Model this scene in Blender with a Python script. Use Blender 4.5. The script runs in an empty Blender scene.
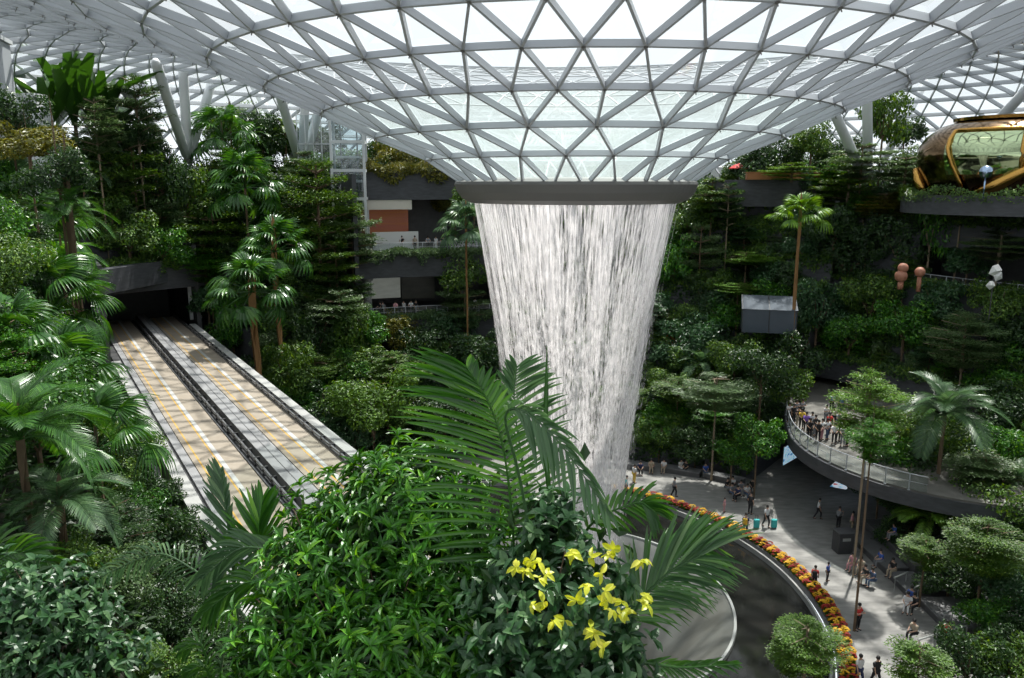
import bpy, math, random
import numpy as np
from mathutils import Vector, Matrix, Quaternion
C = bpy.context.scene.collection
SC = bpy.context.scene
random.seed(7); RNG = np.random.default_rng(7)
PI = math.pi; R = math.radians

# ------------------------------------------------------------------ camera, sky, sun, exposure
FPX = 781.0; PITCH = math.atan((339 - 184) / FPX)
cd = bpy.data.cameras.new('camera'); cam = bpy.data.objects.new('camera', cd); C.objects.link(cam)
cd.sensor_fit = 'HORIZONTAL'; cd.sensor_width = 23.6; cd.lens = 23.6 * FPX / 1024
cd.clip_start = 0.1; cd.clip_end = 2000
cam.location = (0, 0, 0); cam.rotation_euler = (PI / 2 - PITCH, 0, 0)
SC.camera = cam
SC.view_settings.view_transform = 'Standard'; SC.view_settings.look = 'None'
SC.view_settings.gamma = 1; SC.view_settings.use_curve_mapping = False
SC.view_settings.exposure = 0.0
w = bpy.data.worlds.new('sky'); SC.world = w; w.use_nodes = True
nt = w.node_tree; nt.nodes.clear()
wo = nt.nodes.new('ShaderNodeOutputWorld'); bg = nt.nodes.new('ShaderNodeBackground')
tc = nt.nodes.new('ShaderNodeTexCoord'); sep = nt.nodes.new('ShaderNodeSeparateXYZ')
cr = nt.nodes.new('ShaderNodeValToRGB'); nz = nt.nodes.new('ShaderNodeTexNoise')
mxs = nt.nodes.new('ShaderNodeMixRGB')
nt.links.new(tc.outputs['Generated'], sep.inputs[0]); nt.links.new(sep.outputs['Z'], cr.inputs[0])
e = cr.color_ramp.elements
e[0].position = 0.0; e[0].color = (0.80, 0.90, 0.95, 1)
e[1].position = 0.5; e[1].color = (0.86, 0.94, 1.0, 1)
nz.inputs['Scale'].default_value = 3.0; nt.links.new(tc.outputs['Generated'], nz.inputs['Vector'])
mxs.inputs[2].default_value = (0.97, 0.98, 1.0, 1); nt.links.new(nz.outputs['Fac'], mxs.inputs[0])
nt.links.new(cr.outputs[0], mxs.inputs[1]); nt.links.new(mxs.outputs[0], bg.inputs['Color'])
bg.inputs['Strength'].default_value = 1.35
nt.links.new(bg.outputs[0], wo.inputs[0])
sd = bpy.data.lights.new('sun', 'SUN'); sun = bpy.data.objects.new('sun', sd); C.objects.link(sun)
sd.energy = 9.0; sd.angle = R(1.3); sd.color = (1.0, 0.96, 0.88)
sun.rotation_euler = Vector((0.22, 0.36, 0.90)).to_track_quat('Z', 'Y').to_euler()
cy = SC.cycles
cy.max_bounces = 6; cy.diffuse_bounces = 3; cy.glossy_bounces = 2; cy.transmission_bounces = 3
cy.transparent_max_bounces = 24; cy.caustics_reflective = False; cy.caustics_refractive = False
cy.sample_clamp_indirect = 4.0
try: cy.use_denoising = True
except Exception: pass

# ------------------------------------------------------------------ helpers
def tag(o, label=None, cat=None, group=None, kind=None):
    if label: o['label'] = label
    if cat: o['category'] = cat
    if group: o['group'] = group
    if kind: o['kind'] = kind
    return o
def empty(name, loc, label=None, cat=None, group=None, rz=0):
    o = bpy.data.objects.new(name, None); C.objects.link(o); o.location = loc; o.rotation_euler = (0, 0, rz)
    return tag(o, label, cat, group)
def link(name, me, parent=None, loc=None, rot=None, sc=None):
    o = bpy.data.objects.new(name, me); C.objects.link(o)
    if parent is not None: o.parent = parent
    if loc is not None: o.location = loc
    if rot is not None: o.rotation_euler = rot
    if sc is not None: o.scale = sc
    return o
def npmesh(name, V, F, mats, mi=None, smooth=False, uv=None):
    """V (n,3); F list of arrays (m,k) of equal k, or one array"""
    me = bpy.data.meshes.new(name)
    V = np.asarray(V, dtype=np.float32).reshape(-1, 3)
    Fs = F if isinstance(F, list) else [F]
    Fs = [np.asarray(f, dtype=np.int32) for f in Fs if len(f)]
    tot = np.concatenate([np.full(len(f), f.shape[1], dtype=np.int32) for f in Fs])
    idx = np.concatenate([f.reshape(-1) for f in Fs])
    st = np.concatenate([[0], np.cumsum(tot)[:-1]]).astype(np.int32)
    me.vertices.add(len(V)); me.vertices.foreach_set('co', V.reshape(-1))
    me.loops.add(len(idx)); me.loops.foreach_set('vertex_index', idx)
    me.polygons.add(len(tot)); me.polygons.foreach_set('loop_start', st); me.polygons.foreach_set('loop_total', tot)
    if mi is not None: me.polygons.foreach_set('material_index', np.asarray(mi, dtype=np.int32))
    me.polygons.foreach_set('use_smooth', np.full(len(tot), bool(smooth)))
    for m in (mats if isinstance(mats, (list, tuple)) else [mats]): me.materials.append(m)
    if uv is not None:
        l = me.uv_layers.new(name='UVMap'); l.data.foreach_set('uv', np.asarray(uv, dtype=np.float32)[idx].reshape(-1))
    me.update(calc_edges=True)
    return me
def nrm(a):
    a = np.asarray(a, dtype=float); return a / np.maximum(np.linalg.norm(a, axis=-1, keepdims=True), 1e-9)
class MB:
    def __init__(s): s.v = []; s.f = {}; s.n = 0; s.order = []
    def add(s, V, F, m=0):
        V = np.asarray(V, dtype=float).reshape(-1, 3)
        for f in F: s.order.append((tuple(i + s.n for i in f), m))
        s.v.append(V); s.n += len(V)
    def box(s, c, d, rz=0, m=0, bev=0, M=None):
        x, y, z = d[0] / 2, d[1] / 2, d[2] / 2
        if bev > 0:
            b = min(bev, x * .9, y * .9)
            pts = [(-x + b, -y), (x - b, -y), (x, -y + b), (x, y - b), (x - b, y), (-x + b, y), (-x, y - b), (-x, -y + b)]
            V = [(p[0], p[1], -z) for p in pts] + [(p[0], p[1], z - b * .5) for p in pts] + [(p[0] * (1 - b / x * .5), p[1] * (1 - b / y * .5), z) for p in pts]
            F = [tuple(range(7, -1, -1)), tuple(range(16, 24))]
            for k in range(8):
                j = (k + 1) % 8; F += [(k, j, 8 + j, 8 + k), (8 + k, 8 + j, 16 + j, 16 + k)]
        else:
            V = [(sx * x, sy * y, sz * z) for sz in (-1, 1) for sx, sy in ((-1, -1), (1, -1), (1, 1), (-1, 1))]
            F = [(3, 2, 1, 0), (4, 5, 6, 7), (0, 1, 5, 4), (1, 2, 6, 5), (2, 3, 7, 6), (3, 0, 4, 7)]
        V = np.array(V)
        if rz: cc, ss = math.cos(rz), math.sin(rz); V = V @ np.array([[cc, ss, 0], [-ss, cc, 0], [0, 0, 1]])
        s.add(V + np.array(c), F, m)
    def tube(s, pts, rad, n=8, m=0, cap=True):
        pts = np.array(pts, dtype=float); k = len(pts)
        rad = [rad] * k if not hasattr(rad, '__len__') else rad
        T = nrm(np.gradient(pts, axis=0)); ref = np.array([0, 0, 1.0]) if abs(T[0][2]) < .9 else np.array([1.0, 0, 0])
        V = []
        for i in range(k):
            a = nrm(np.cross(T[i], ref)); b = np.cross(T[i], a)
            for j in range(n):
                t = 2 * PI * j / n; V.append(pts[i] + rad[i] * (math.cos(t) * a + math.sin(t) * b))
        F = [(i * n + j, i * n + (j + 1) % n, (i + 1) * n + (j + 1) % n, (i + 1) * n + j) for i in range(k - 1) for j in range(n)]
        if cap: F += [tuple(range(n - 1, -1, -1)), tuple(range((k - 1) * n, k * n))]
        s.add(V, F, m)
    def lathe(s, prof, n=48, c=(0, 0, 0), m=0, a0=0, a1=2 * PI, closed=True, sxy=(1, 1)):
        k = len(prof); full = closed
        na = n if full else n + 1
        V = [(c[0] + r * math.sin(a) * sxy[0], c[1] + r * math.cos(a) * sxy[1], c[2] + z) for (r, z) in prof for a in [a0 + (a1 - a0) * j / n for j in range(na)]]
        F = []
        for i in range(k - 1):
            for j in range(n):
                j2 = (j + 1) % na if full else j + 1
                F.append((i * na + j, i * na + j2, (i + 1) * na + j2, (i + 1) * na + j))
        s.add(V, F, m)
    def prism(s, poly, z0, z1, m=0):
        n = len(poly)
        V = [(p[0], p[1], z0) for p in poly] + [(p[0], p[1], z1) for p in poly]
        F = [tuple(range(n - 1, -1, -1)), tuple(range(n, 2 * n))] + [(i, (i + 1) % n, n + (i + 1) % n, n + i) for i in range(n)]
        s.add(V, F, m)
    def mesh(s, name, mats, smooth=False):
        V = np.concatenate(s.v)
        me = bpy.data.meshes.new(name); me.from_pydata(V.tolist(), [], [f for f, _ in s.order])
        me.polygons.foreach_set('material_index', np.array([m for _, m in s.order], dtype=np.int32))
        if smooth: me.polygons.foreach_set('use_smooth', np.ones(len(s.order), dtype=bool))
        for m in (mats if isinstance(mats, (list, tuple)) else [mats]): me.materials.append(m)
        me.update(); return me
    def build(s, name, mats, parent=None, smooth=False, loc=None, rot=None):
        return link(name, s.mesh(name, mats, smooth), parent, loc, rot)
def copy_tree(o, parent=None):
    c = o.copy(); C.objects.link(c); c.parent = parent
    for ch in o.children: copy_tree(ch, c)
    return c
_c, _s = math.cos(PITCH), math.sin(PITCH)
def ray(px, py):
    a = (px - 512) / FPX; v = (py - 339) / FPX
    return np.array([a, _c - v * _s, -_s - v * _c])
def at(px, py, Y):            # world point at forward distance Y seen at that place of the photograph
    r = ray(px, py); return r * (Y / r[1])
def atz(px, py, z):
    r = ray(px, py); return r * (z / r[2])

# ------------------------------------------------------------------ materials
def mat(name, col, rough=0.6, metal=0, spec=None, noise=None, emit=None, alpha=None, bump=None, coord='Object', trans=None):
    m = bpy.data.materials.new(name); m.use_nodes = True; n = m.node_tree; b = n.nodes['Principled BSDF']
    b.inputs['Base Color'].default_value = (*col, 1); b.inputs['Roughness'].default_value = rough
    b.inputs['Metallic'].default_value = metal
    if spec is not None: b.inputs['Specular IOR Level'].default_value = spec
    if noise:
        col2, sc, str_ = noise
        t = n.nodes.new('ShaderNodeTexCoord'); mp = n.nodes.new('ShaderNodeMapping'); ns = n.nodes.new('ShaderNodeTexNoise')
        sc = sc if hasattr(sc, '__len__') else (sc, sc, sc)
        mp.inputs['Scale'].default_value = sc; ns.inputs['Scale'].default_value = 1; ns.inputs['Detail'].default_value = 5
        n.links.new(t.outputs[coord], mp.inputs[0]); n.links.new(mp.outputs[0], ns.inputs['Vector'])
        rp = n.nodes.new('ShaderNodeValToRGB'); rp.color_ramp.elements[0].position = .5 - .5 * (1 - str_); rp.color_ramp.elements[1].position = .5 + .5 * (1 - str_)
        rp.color_ramp.elements[0].color = (*col, 1); rp.color_ramp.elements[1].color = (*col2, 1)
        n.links.new(ns.outputs['Fac'], rp.inputs[0]); n.links.new(rp.outputs[0], b.inputs['Base Color'])
        if bump:
            bp = n.nodes.new('ShaderNodeBump'); bp.inputs['Strength'].default_value = bump; bp.inputs['Distance'].default_value = .02
            n.links.new(ns.outputs['Fac'], bp.inputs['Height']); n.links.new(bp.outputs[0], b.inputs['Normal'])
    if emit: b.inputs['Emission Color'].default_value = (*emit[0], 1); b.inputs['Emission Strength'].default_value = emit[1]
    if trans is not None: b.inputs['Transmission Weight'].default_value = trans
    return m
def leafmat(name, c1, c2, c3=None, rough=.38, tr=.3, spec=.5):
    """c1..c2(..c3): each leaf its own shade between these"""
    m = bpy.data.materials.new(name); m.use_nodes = True; n = m.node_tree; b = n.nodes['Principled BSDF']; out = n.nodes['Material Output']
    g = n.nodes.new('ShaderNodeNewGeometry'); rp = n.nodes.new('ShaderNodeValToRGB')
    rp.color_ramp.elements[0].color = (*c1, 1); rp.color_ramp.elements[1].color = (*c2, 1)
    if c3: rp.color_ramp.elements[1].position = .8; x = rp.color_ramp.elements.new(1.0); x.color = (*c3, 1)
    n.links.new(g.outputs['Random Per Island'], rp.inputs[0]); n.links.new(rp.outputs[0], b.inputs['Base Color'])
    b.inputs['Roughness'].default_value = rough; b.inputs['Specular IOR Level'].default_value = spec
    t = n.nodes.new('ShaderNodeBsdfTranslucent'); mx = n.nodes.new('ShaderNodeMixShader'); mx.inputs[0].default_value = tr
    hs = n.nodes.new('ShaderNodeHueSaturation'); hs.inputs['Hue'].default_value = .48; hs.inputs['Value'].default_value = 1.5; hs.inputs['Saturation'].default_value = 1.15
    n.links.new(rp.outputs[0], hs.inputs['Color']); n.links.new(hs.outputs[0], t.inputs[0])
    n.links.new(b.outputs[0], mx.inputs[1]); n.links.new(t.outputs[0], mx.inputs[2]); n.links.new(mx.outputs[0], out.inputs[0])
    return m
def glassmat(name, tint, refl=.08, rough=.02, power=4.0, outer=None, haze=0.0, hazecol=(.8, .9, .9)):
    m = bpy.data.materials.new(name); m.use_nodes = True; n = m.node_tree; n.nodes.remove(n.nodes['Principled BSDF']); out = n.nodes['Material Output']
    t = n.nodes.new('ShaderNodeBsdfTransparent'); t.inputs[0].default_value = (*tint, 1)
    g = n.nodes.new('ShaderNodeBsdfGlossy'); g.inputs['Roughness'].default_value = rough
    # two-sided Schlick reflectance (the same from both faces of a thin pane)
    ge = n.nodes.new('ShaderNodeNewGeometry'); dt = n.nodes.new('ShaderNodeVectorMath'); dt.operation = 'DOT_PRODUCT'
    n.links.new(ge.outputs['Normal'], dt.inputs[0]); n.links.new(ge.outputs['Incoming'], dt.inputs[1])
    def mth(op, a, b=0.0):
        x = n.nodes.new('ShaderNodeMath'); x.operation = op
        for i, v in enumerate((a, b)):
            if isinstance(v, (int, float)): x.inputs[i].default_value = v
            else: n.links.new(v, x.inputs[i])
        return x.outputs[0]
    pwr = mth('ADD', power, mth('MULTIPLY', ge.outputs['Backfacing'], outer - power)) if outer else power
    pw = mth('POWER', mth('SUBTRACT', 1.0, mth('ABSOLUTE', dt.outputs['Value'])), pwr)
    fr = mth('ADD', mth('MULTIPLY', pw, 1.0 - refl), refl)
    mx = n.nodes.new('ShaderNodeMixShader'); n.links.new(fr, mx.inputs[0]); n.links.new(t.outputs[0], mx.inputs[1]); n.links.new(g.outputs[0], mx.inputs[2])
    last = mx
    if haze > 0:
        d = n.nodes.new('ShaderNodeBsdfDiffuse'); d.inputs[0].default_value = (*hazecol, 1)
        tl = n.nodes.new('ShaderNodeBsdfTranslucent'); tl.inputs[0].default_value = (*hazecol, 1)
        a = n.nodes.new('ShaderNodeMixShader'); a.inputs[0].default_value = .5; n.links.new(d.outputs[0], a.inputs[1]); n.links.new(tl.outputs[0], a.inputs[2])
        m2 = n.nodes.new('ShaderNodeMixShader'); m2.inputs[0].default_value = haze
        n.links.new(mx.outputs[0], m2.inputs[1]); n.links.new(a.outputs[0], m2.inputs[2]); last = m2
    n.links.new(last.outputs[0], out.inputs[0]); return m
M = {}
M['beam'] = mat('white_painted_steel', (.40, .42, .45), .45)
M['column'] = mat('grey_painted_steel', (.62, .64, .66), .5)
M['fascia'] = mat('dark_slate', (.035, .037, .042), .6, noise=((.075, .078, .088), (1.2, 1.2, 5), .45), bump=.3)
M['rim'] = mat('grey_rim_metal', (.16, .155, .15), .5)
M['roofglass'] = glassmat('roof_glass', (.93, .96, .975), refl=.08, power=3.0, outer=1.0, haze=.06)
M['wetglass'] = glassmat('roof_glass_wet', (.86, .94, .935), refl=.10, power=3.0, outer=1.0, haze=.2, hazecol=(.78, .88, .86))
M['railglass'] = glassmat('railing_glass', (.8, .86, .86), haze=.06)
M['stone'] = mat('plaza_stone', (.13, .127, .12), .6, noise=((.29, .28, .265), (.9, 2.6, 1), .35))
M['darkstone'] = mat('dark_granite', (.06, .06, .063), .5, noise=((.10, .10, .105), 2.0, .3))
M['benchstone'] = mat('bench_granite', (.09, .09, .092), .55, noise=((.15, .15, .155), 2.0, .3))
M['soil'] = mat('planting_soil', (.012, .014, .008), .95, noise=((.03, .028, .018), 2.0, .4))
M['concrete'] = mat('pale_concrete', (.30, .30, .295), .8, noise=((.38, .38, .37), (.6, .6, .6), .3))
M['girder'] = mat('grey_concrete', (.20, .205, .20), .8, noise=((.30, .30, .29), .8, .3))
M['runway'] = mat('beige_runway', (.24, .20, .155), .8, noise=((.33, .285, .235), (1.5, 1.5, 1), .3))
M['yellow'] = mat('yellow_line', (.50, .30, .06), .7)
M['white'] = mat('white_line', (.42, .42, .41), .7)
M['rubber'] = mat('dark_channel', (.045, .045, .048), .6)
M['steelrail'] = mat('guide_rail_steel', (.22, .22, .23), .4, metal=.6)
M['walk'] = mat('grey_walkway', (.20, .20, .205), .75, noise=((.28, .28, .29), 1.2, .3))
M['trunk'] = mat('brown_bark', (.10, .065, .04), .85, noise=((.19, .13, .08), (4, 4, 9), .3))
M['palebark'] = mat('pale_bark', (.22, .16, .10), .8, noise=((.30, .24, .17), (4, 4, 9), .3))
M['orangebark'] = mat('tan_palm_stem', (.30, .15, .05), .8, noise=((.22, .12, .05), (4, 4, 9), .3))
M['stem'] = mat('green_stem', (.10, .16, .04), .6)

# ------------------------------------------------------------------ the roof: a toroidal shell of triangles that dips to a round opening
AX, AY = 3.4, 43.0
PROF = [(5.8, -.25), (8.0, 1.2), (10.6, 2.25), (13.2, 3.38), (15.8, 4.45), (18.2, 5.45), (20.7, 6.45), (23.2, 7.35), (25.7, 8.15), (28.3, 8.9), (31, 9.6), (33.7, 10.2),
        (36.5, 10.7), (39.3, 11.1), (42, 11.4), (45, 11.6), (48, 11.65), (51, 11.5), (54, 11.15), (57, 10.6), (60, 9.8), (62.8, 8.8), (65.5, 7.5), (67.8, 6.0), (69.8, 4.2), (71.4, 2.2), (72.6, 0), (73.4, -2.4)]
def ringN(k): r = PROF[k][0]; return 24 if k <= 2 else 48 if r < 30 else 96 if r < 47 else 144
PH0 = PI                          # angle of the first node; the camera is on the side of PI
rings = []
for k, (r, z) in enumerate(PROF):
    N = ringN(k); ph = PH0 if k in (2,) else (PH0 + PI / 24 if k == 1 else PH0 if k == 0 else PH0 + (PI / N if k % 2 == 0 else 0))
    t = ph + 2 * PI * np.arange(N) / N
    rings.append((t, np.stack([AX + r * np.sin(t), AY + r * np.cos(t), np.full(N, z)], 1)))
prof = np.array(PROF); tan = np.gradient(prof, axis=0); tan /= np.linalg.norm(tan, axis=1)[:, None]
def rnorm(k, t): return np.stack([-tan[k, 1] * np.sin(t), -tan[k, 1] * np.cos(t), np.full(len(t), tan[k, 0])], 1)
RN = [rnorm(k, rings[k][0]) for k in range(len(PROF))]
segs, glass_f = [], []
off = np.cumsum([0] + [len(r[0]) for r in rings])
for k in range(len(PROF)):
    N = len(rings[k][0])
    for i in range(N): segs.append((k, i, k, (i + 1) % N))
for k in range(len(PROF) - 1):
    ta, tb = rings[k][0], rings[k + 1][0]; na, nb = len(ta), len(tb)
    # walk both rings by angle, starting at the pair closest to the same angle
    j0 = int(np.argmin(np.abs(((tb - ta[0] + PI) % (2 * PI)) - PI)))
    a = ta[0]; A = [a + 2 * PI * i / na for i in range(na + 1)]
    b0 = a + (((tb[j0] - a + PI) % (2 * PI)) - PI); B = [b0 + 2 * PI * j / nb for j in range(nb + 1)]
    i = j = 0; segs.append((k, 0, k + 1, j0))
    while i < na or j < nb:
        nA = A[i + 1] if i < na else 1e9; nB = B[j + 1] if j < nb else 1e9
        if abs(nA - B[j]) <= abs(nB - A[i]) + 1e-6 and i < na:
            glass_f.append((off[k] + i % na, off[k] + (i + 1) % na, off[k + 1] + (j0 + j) % nb, k)); i += 1
        else:
            glass_f.append((off[k] + i % na, off[k + 1] + (j0 + j + 1) % nb, off[k + 1] + (j0 + j) % nb, k)); j += 1
        if i < na or j < nb: segs.append((k, i % na, k + 1, (j0 + j) % nb))
P0 = np.array([rings[a][1][b] for a, b, _, _ in segs]); P1 = np.array([rings[c][1][d] for _, _, c, d in segs])
N0 = np.array([RN[a][b] for a, b, _, _ in segs]); N1 = np.array([RN[c][d] for _, _, c, d in segs])
kk = np.array([min(a, c) for a, _, c, _ in segs])
dep = np.where(kk < 5, .27, np.where(kk < 12, .33, .42))[:, None]; wid = np.where(kk < 12, .05, .06)[:, None]
sd_ = nrm(np.cross(P1 - P0, N0 + N1)) * wid
V = np.stack([P0 - sd_, P0 + sd_, P0 + sd_ + N0 * dep, P0 - sd_ + N0 * dep, P1 - sd_, P1 + sd_, P1 + sd_ + N1 * dep, P1 - sd_ + N1 * dep], 1).reshape(-1, 3)
base = np.arange(len(segs))[:, None, None] * 8
q = np.array([[0, 1, 5, 4], [1, 2, 6, 5], [2, 3, 7, 6], [3, 0, 4, 7]])
ceil = link('ceiling', npmesh('ceiling', V, (base + q).reshape(-1, 4), [M['beam']]))
tag(ceil, 'white steel diagrid shell roof', None, None, 'structure')
# node fittings (small sprinkler heads under each node)
mb = MB()
for k in range(1, 12):
    for i, p in enumerate(rings[k][1]):
        n = RN[k][i]; mb.tube([p + n * .05, p - n * .02], .09, 6); mb.tube([p - n * .02, p - n * .14], .025, 5)
tag(mb.build('trim_1', [M['rim']]), 'node discs under the roof', None, None, 'structure')
GV = np.concatenate([rings[k][1] + RN[k] * (dep.min() + .02) for k in range(len(PROF))])
gi = np.array([g[:3] for g in glass_f]); gk = np.array([0 if g[3] < 3 else 1 for g in glass_f])
tA_, tB_, tC_ = GV[gi[:, 0]], GV[gi[:, 1]], GV[gi[:, 2]]; fl = np.cross(tB_ - tA_, tC_ - tA_)[:, 2] > 0      # every pane faces down into the hall
gi[fl] = gi[fl][:, ::-1]
glass = link('ceiling_glass', npmesh('ceiling_glass', GV, gi, [M['wetglass'], M['roofglass']], mi=gk)); tag(glass, 'roof glazing', None, None, 'structure')
# oculus drum
mb = MB()
mb.lathe([(5.55, .25), (5.75, .32), (6.45, .12), (6.5, -.02), (6.35, -.42), (6.05, -.78), (5.6, -.98), (5.45, -.98), (5.4, -.6), (5.45, .2), (5.55, .25)], 96, (AX, AY, 0))
tag(mb.build('trim_2', [M['rim']], smooth=False), 'grey drum ring round the roof opening', None, None, 'structure')

# ------------------------------------------------------------------ waterfall
def watermat(name, seed, dens):
    m = bpy.data.materials.new(name); m.use_nodes = True; n = m.node_tree; n.nodes.remove(n.nodes['Principled BSDF']); out = n.nodes['Material Output']
    uvn = n.nodes.new('ShaderNodeUVMap'); L = n.links
    def noise(sx, sy, det=2.0, rough=.6):
        mp = n.nodes.new('ShaderNodeMapping'); mp.inputs['Scale'].default_value = (sx, sy, 1); mp.inputs['Location'].default_value = (seed * 7.3, seed * 3.1, seed)
        t = n.nodes.new('ShaderNodeTexNoise'); t.inputs['Scale'].default_value = 1; t.inputs['Detail'].default_value = det; t.inputs['Roughness'].default_value = rough
        L.new(uvn.outputs[0], mp.inputs[0]); L.new(mp.outputs[0], t.inputs['Vector']); return t.outputs['Fac']
    def mth(op, a, b, clamp=False):
        x = n.nodes.new('ShaderNodeMath'); x.operation = op; x.use_clamp = clamp
        for i, v in enumerate((a, b)):
            if isinstance(v, (int, float)): x.inputs[i].default_value = v
            else: L.new(v, x.inputs[i])
        return x.outputs[0]
    s = n.nodes.new('ShaderNodeSeparateXYZ'); L.new(uvn.outputs[0], s.inputs[0])
    # u in metres around, v in metres of fall (0 top)
    fine = noise(9, .5, 3); drops = noise(7, 1.6, 3, .7); broad = noise(1.1, .10, 2)
    fallen = mth('MULTIPLY', s.outputs['Y'], 1 / 9.0, True)
    streak = mth('ADD', mth('MULTIPLY', fine, mth('SUBTRACT', 1.0, mth('MULTIPLY', fallen, .75))), mth('MULTIPLY', drops, mth('MULTIPLY', fallen, .75)))
    v = mth('ADD', mth('MULTIPLY', mth('SUBTRACT', streak, .5), 5.5), mth('MULTIPLY', mth('SUBTRACT', broad, .5), 3.0))
    v = mth('ADD', v, dens)
    fac = mth('ADD', v, 0.0, True)
    fac = mth('MULTIPLY', fac, .92)
    d = n.nodes.new('ShaderNodeBsdfDiffuse'); d.inputs[0].default_value = (.84, .82, .83, 1)
    tl = n.nodes.new('ShaderNodeBsdfTranslucent'); tl.inputs[0].default_value = (.84, .82, .83, 1)
    a = n.nodes.new('ShaderNodeMixShader'); a.inputs[0].default_value = .5; L.new(d.outputs[0], a.inputs[1]); L.new(tl.outputs[0], a.inputs[2])
    tr = n.nodes.new('ShaderNodeBsdfTransparent'); mx = n.nodes.new('ShaderNodeMixShader')
    L.new(fac, mx.inputs[0]); L.new(tr.outputs[0], mx.inputs[1]); L.new(a.outputs[0], mx.inputs[2]); L.new(mx.outputs[0], out.inputs[0]); return m
WP = [(0, 5.5), (-1, 5.42), (-2, 5.22), (-3.3, 4.98), (-5, 4.68), (-7, 4.36), (-9.7, 3.98), (-12, 3.7), (-14.3, 3.42), (-17, 3.15), (-20, 2.9), (-23, 2.7), (-26, 2.55)]
zz = np.linspace(-.5, -27, 54); rr = np.interp(-zz, [-a for a, _ in WP], [b for _, b in WP])
wf = empty('waterfall', (AX, AY, -26), 'white ring shaped waterfall curtain falling from the round roof opening', 'waterfall')
def curtain(name, dr, seed, dens, parent, wav=.06):
    n = 180; V = []; UV = []
    rs = np.random.default_rng(seed)
    ph = rs.uniform(0, 6.28, 6)
    for z, r in zip(zz, rr):
        for j in range(n + 1):
            t = 2 * PI * j / n
            q_ = r + dr + wav * (math.sin(5 * t + ph[0] + z * .1) + .6 * math.sin(11 * t + ph[1]) + .5 * math.sin(23 * t + ph[2] + z * .2)) * min(1, -z / 6)
            V.append((q_ * math.sin(t), q_ * math.cos(t), z + 26)); UV.append((t * 5.2, -z))
    m_ = n + 1; F = [(i * m_ + j, i * m_ + j + 1, (i + 1) * m_ + j + 1, (i + 1) * m_ + j) for i in range(len(zz) - 1) for j in range(n)]
    return link(name, npmesh(name, V, np.array(F), [watermat('falling_water_%d' % seed, seed, dens)], smooth=True, uv=UV), parent)
curtain('water_curtain', 0, 1, .36, wf)
curtain('water_curtain', -.25, 2, .28, wf, .1)
curtain('spray_veil', .12, 3, -.25, wf, .12)

# ------------------------------------------------------------------ ground floor: plaza, pool, bowl
def pol(phi, r, z=0): a = R(phi); return (AX + r * math.sin(a), AY + r * math.cos(a), z)
mb = MB(); mb.lathe([(70, 0), (20.4, 0)], 96, (-1.1, 45.3, -26)); tag(mb.build('floor', [M['stone']]), kind='structure')
mb = MB(); mb.lathe([(20.02, -.02), (19.85, .26), (19.72, .26), (19.68, -.6)], 128, (-1.1, 45.3, -26)); tag(mb.build('trim_3', [M['girder']]), kind='structure')
# planter trough for the flower ring
mb = MB(); mb.lathe([(21.15, 0), (21.15, .42), (21.05, .42), (21.05, .30), (20.15, .30), (20.1, -.05)], 128, (-1.1, 45.3, -26), m=0); tag(mb.build('trim_4', [M['darkstone']]), kind='structure')
M['pool'] = mat('dark_pool_water', (.008, .009, .009), .06, spec=.2, noise=((.02, .02, .018), .6, .2), bump=.03)
mb = MB(); mb.lathe([(19.7, 0), (10.9, 0)], 128, (-1.1 + 0, 45.3, -26.35)); po = mb.mesh('pool_water', [M['pool']])
BX, BY = 3.0, 45.6
# pool annulus between the pool edge circle and the bowl circle
V = []; n = 128
for j in range(n):
    t = 2 * PI * j / n; V.append((-1.1 + 19.7 * math.sin(t), 45.3 + 19.7 * math.cos(t), -26.1))
for j in range(n):
    t = 2 * PI * j / n; V.append((BX + 10.75 * math.sin(t), BY + 10.75 * math.cos(t), -26.1))
F = [(j, (j + 1) % n, n + (j + 1) % n, n + j) for j in range(n)]
tag(link('pool_water', npmesh('pool_water', V, np.array(F), [M['pool']])), 'still dark pool round the acrylic bowl', 'pool', None, 'stuff')
bowl = empty('catch_bowl', (BX, BY, -26), 'wide clear acrylic bowl sunk in the dark pool under the waterfall', 'bowl')
M['bowl'] = mat('wet_bowl_skin', (.085, .08, .065), .22, spec=.5, noise=((.17, .18, .175), (.25, .25, .25), .35))
M['bowlrim'] = mat('bowl_rim', (.30, .31, .30), .3)
mb = MB(); mb.lathe([(10.75, .02), (10.1, -.35), (9.2, -1.1), (8.0, -2.3), (6.6, -4.0), (5.2, -6.5), (4.4, -9.5), (4.2, -13)], 128); mb.build('bowl_wall', [M['bowl']], bowl, smooth=True)
mb = MB(); mb.lathe([(10.72, 0), (10.74, .14), (10.90, .14), (10.95, -.4)], 128); mb.build('bowl_rim', [M['bowlrim']], bowl)
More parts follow.
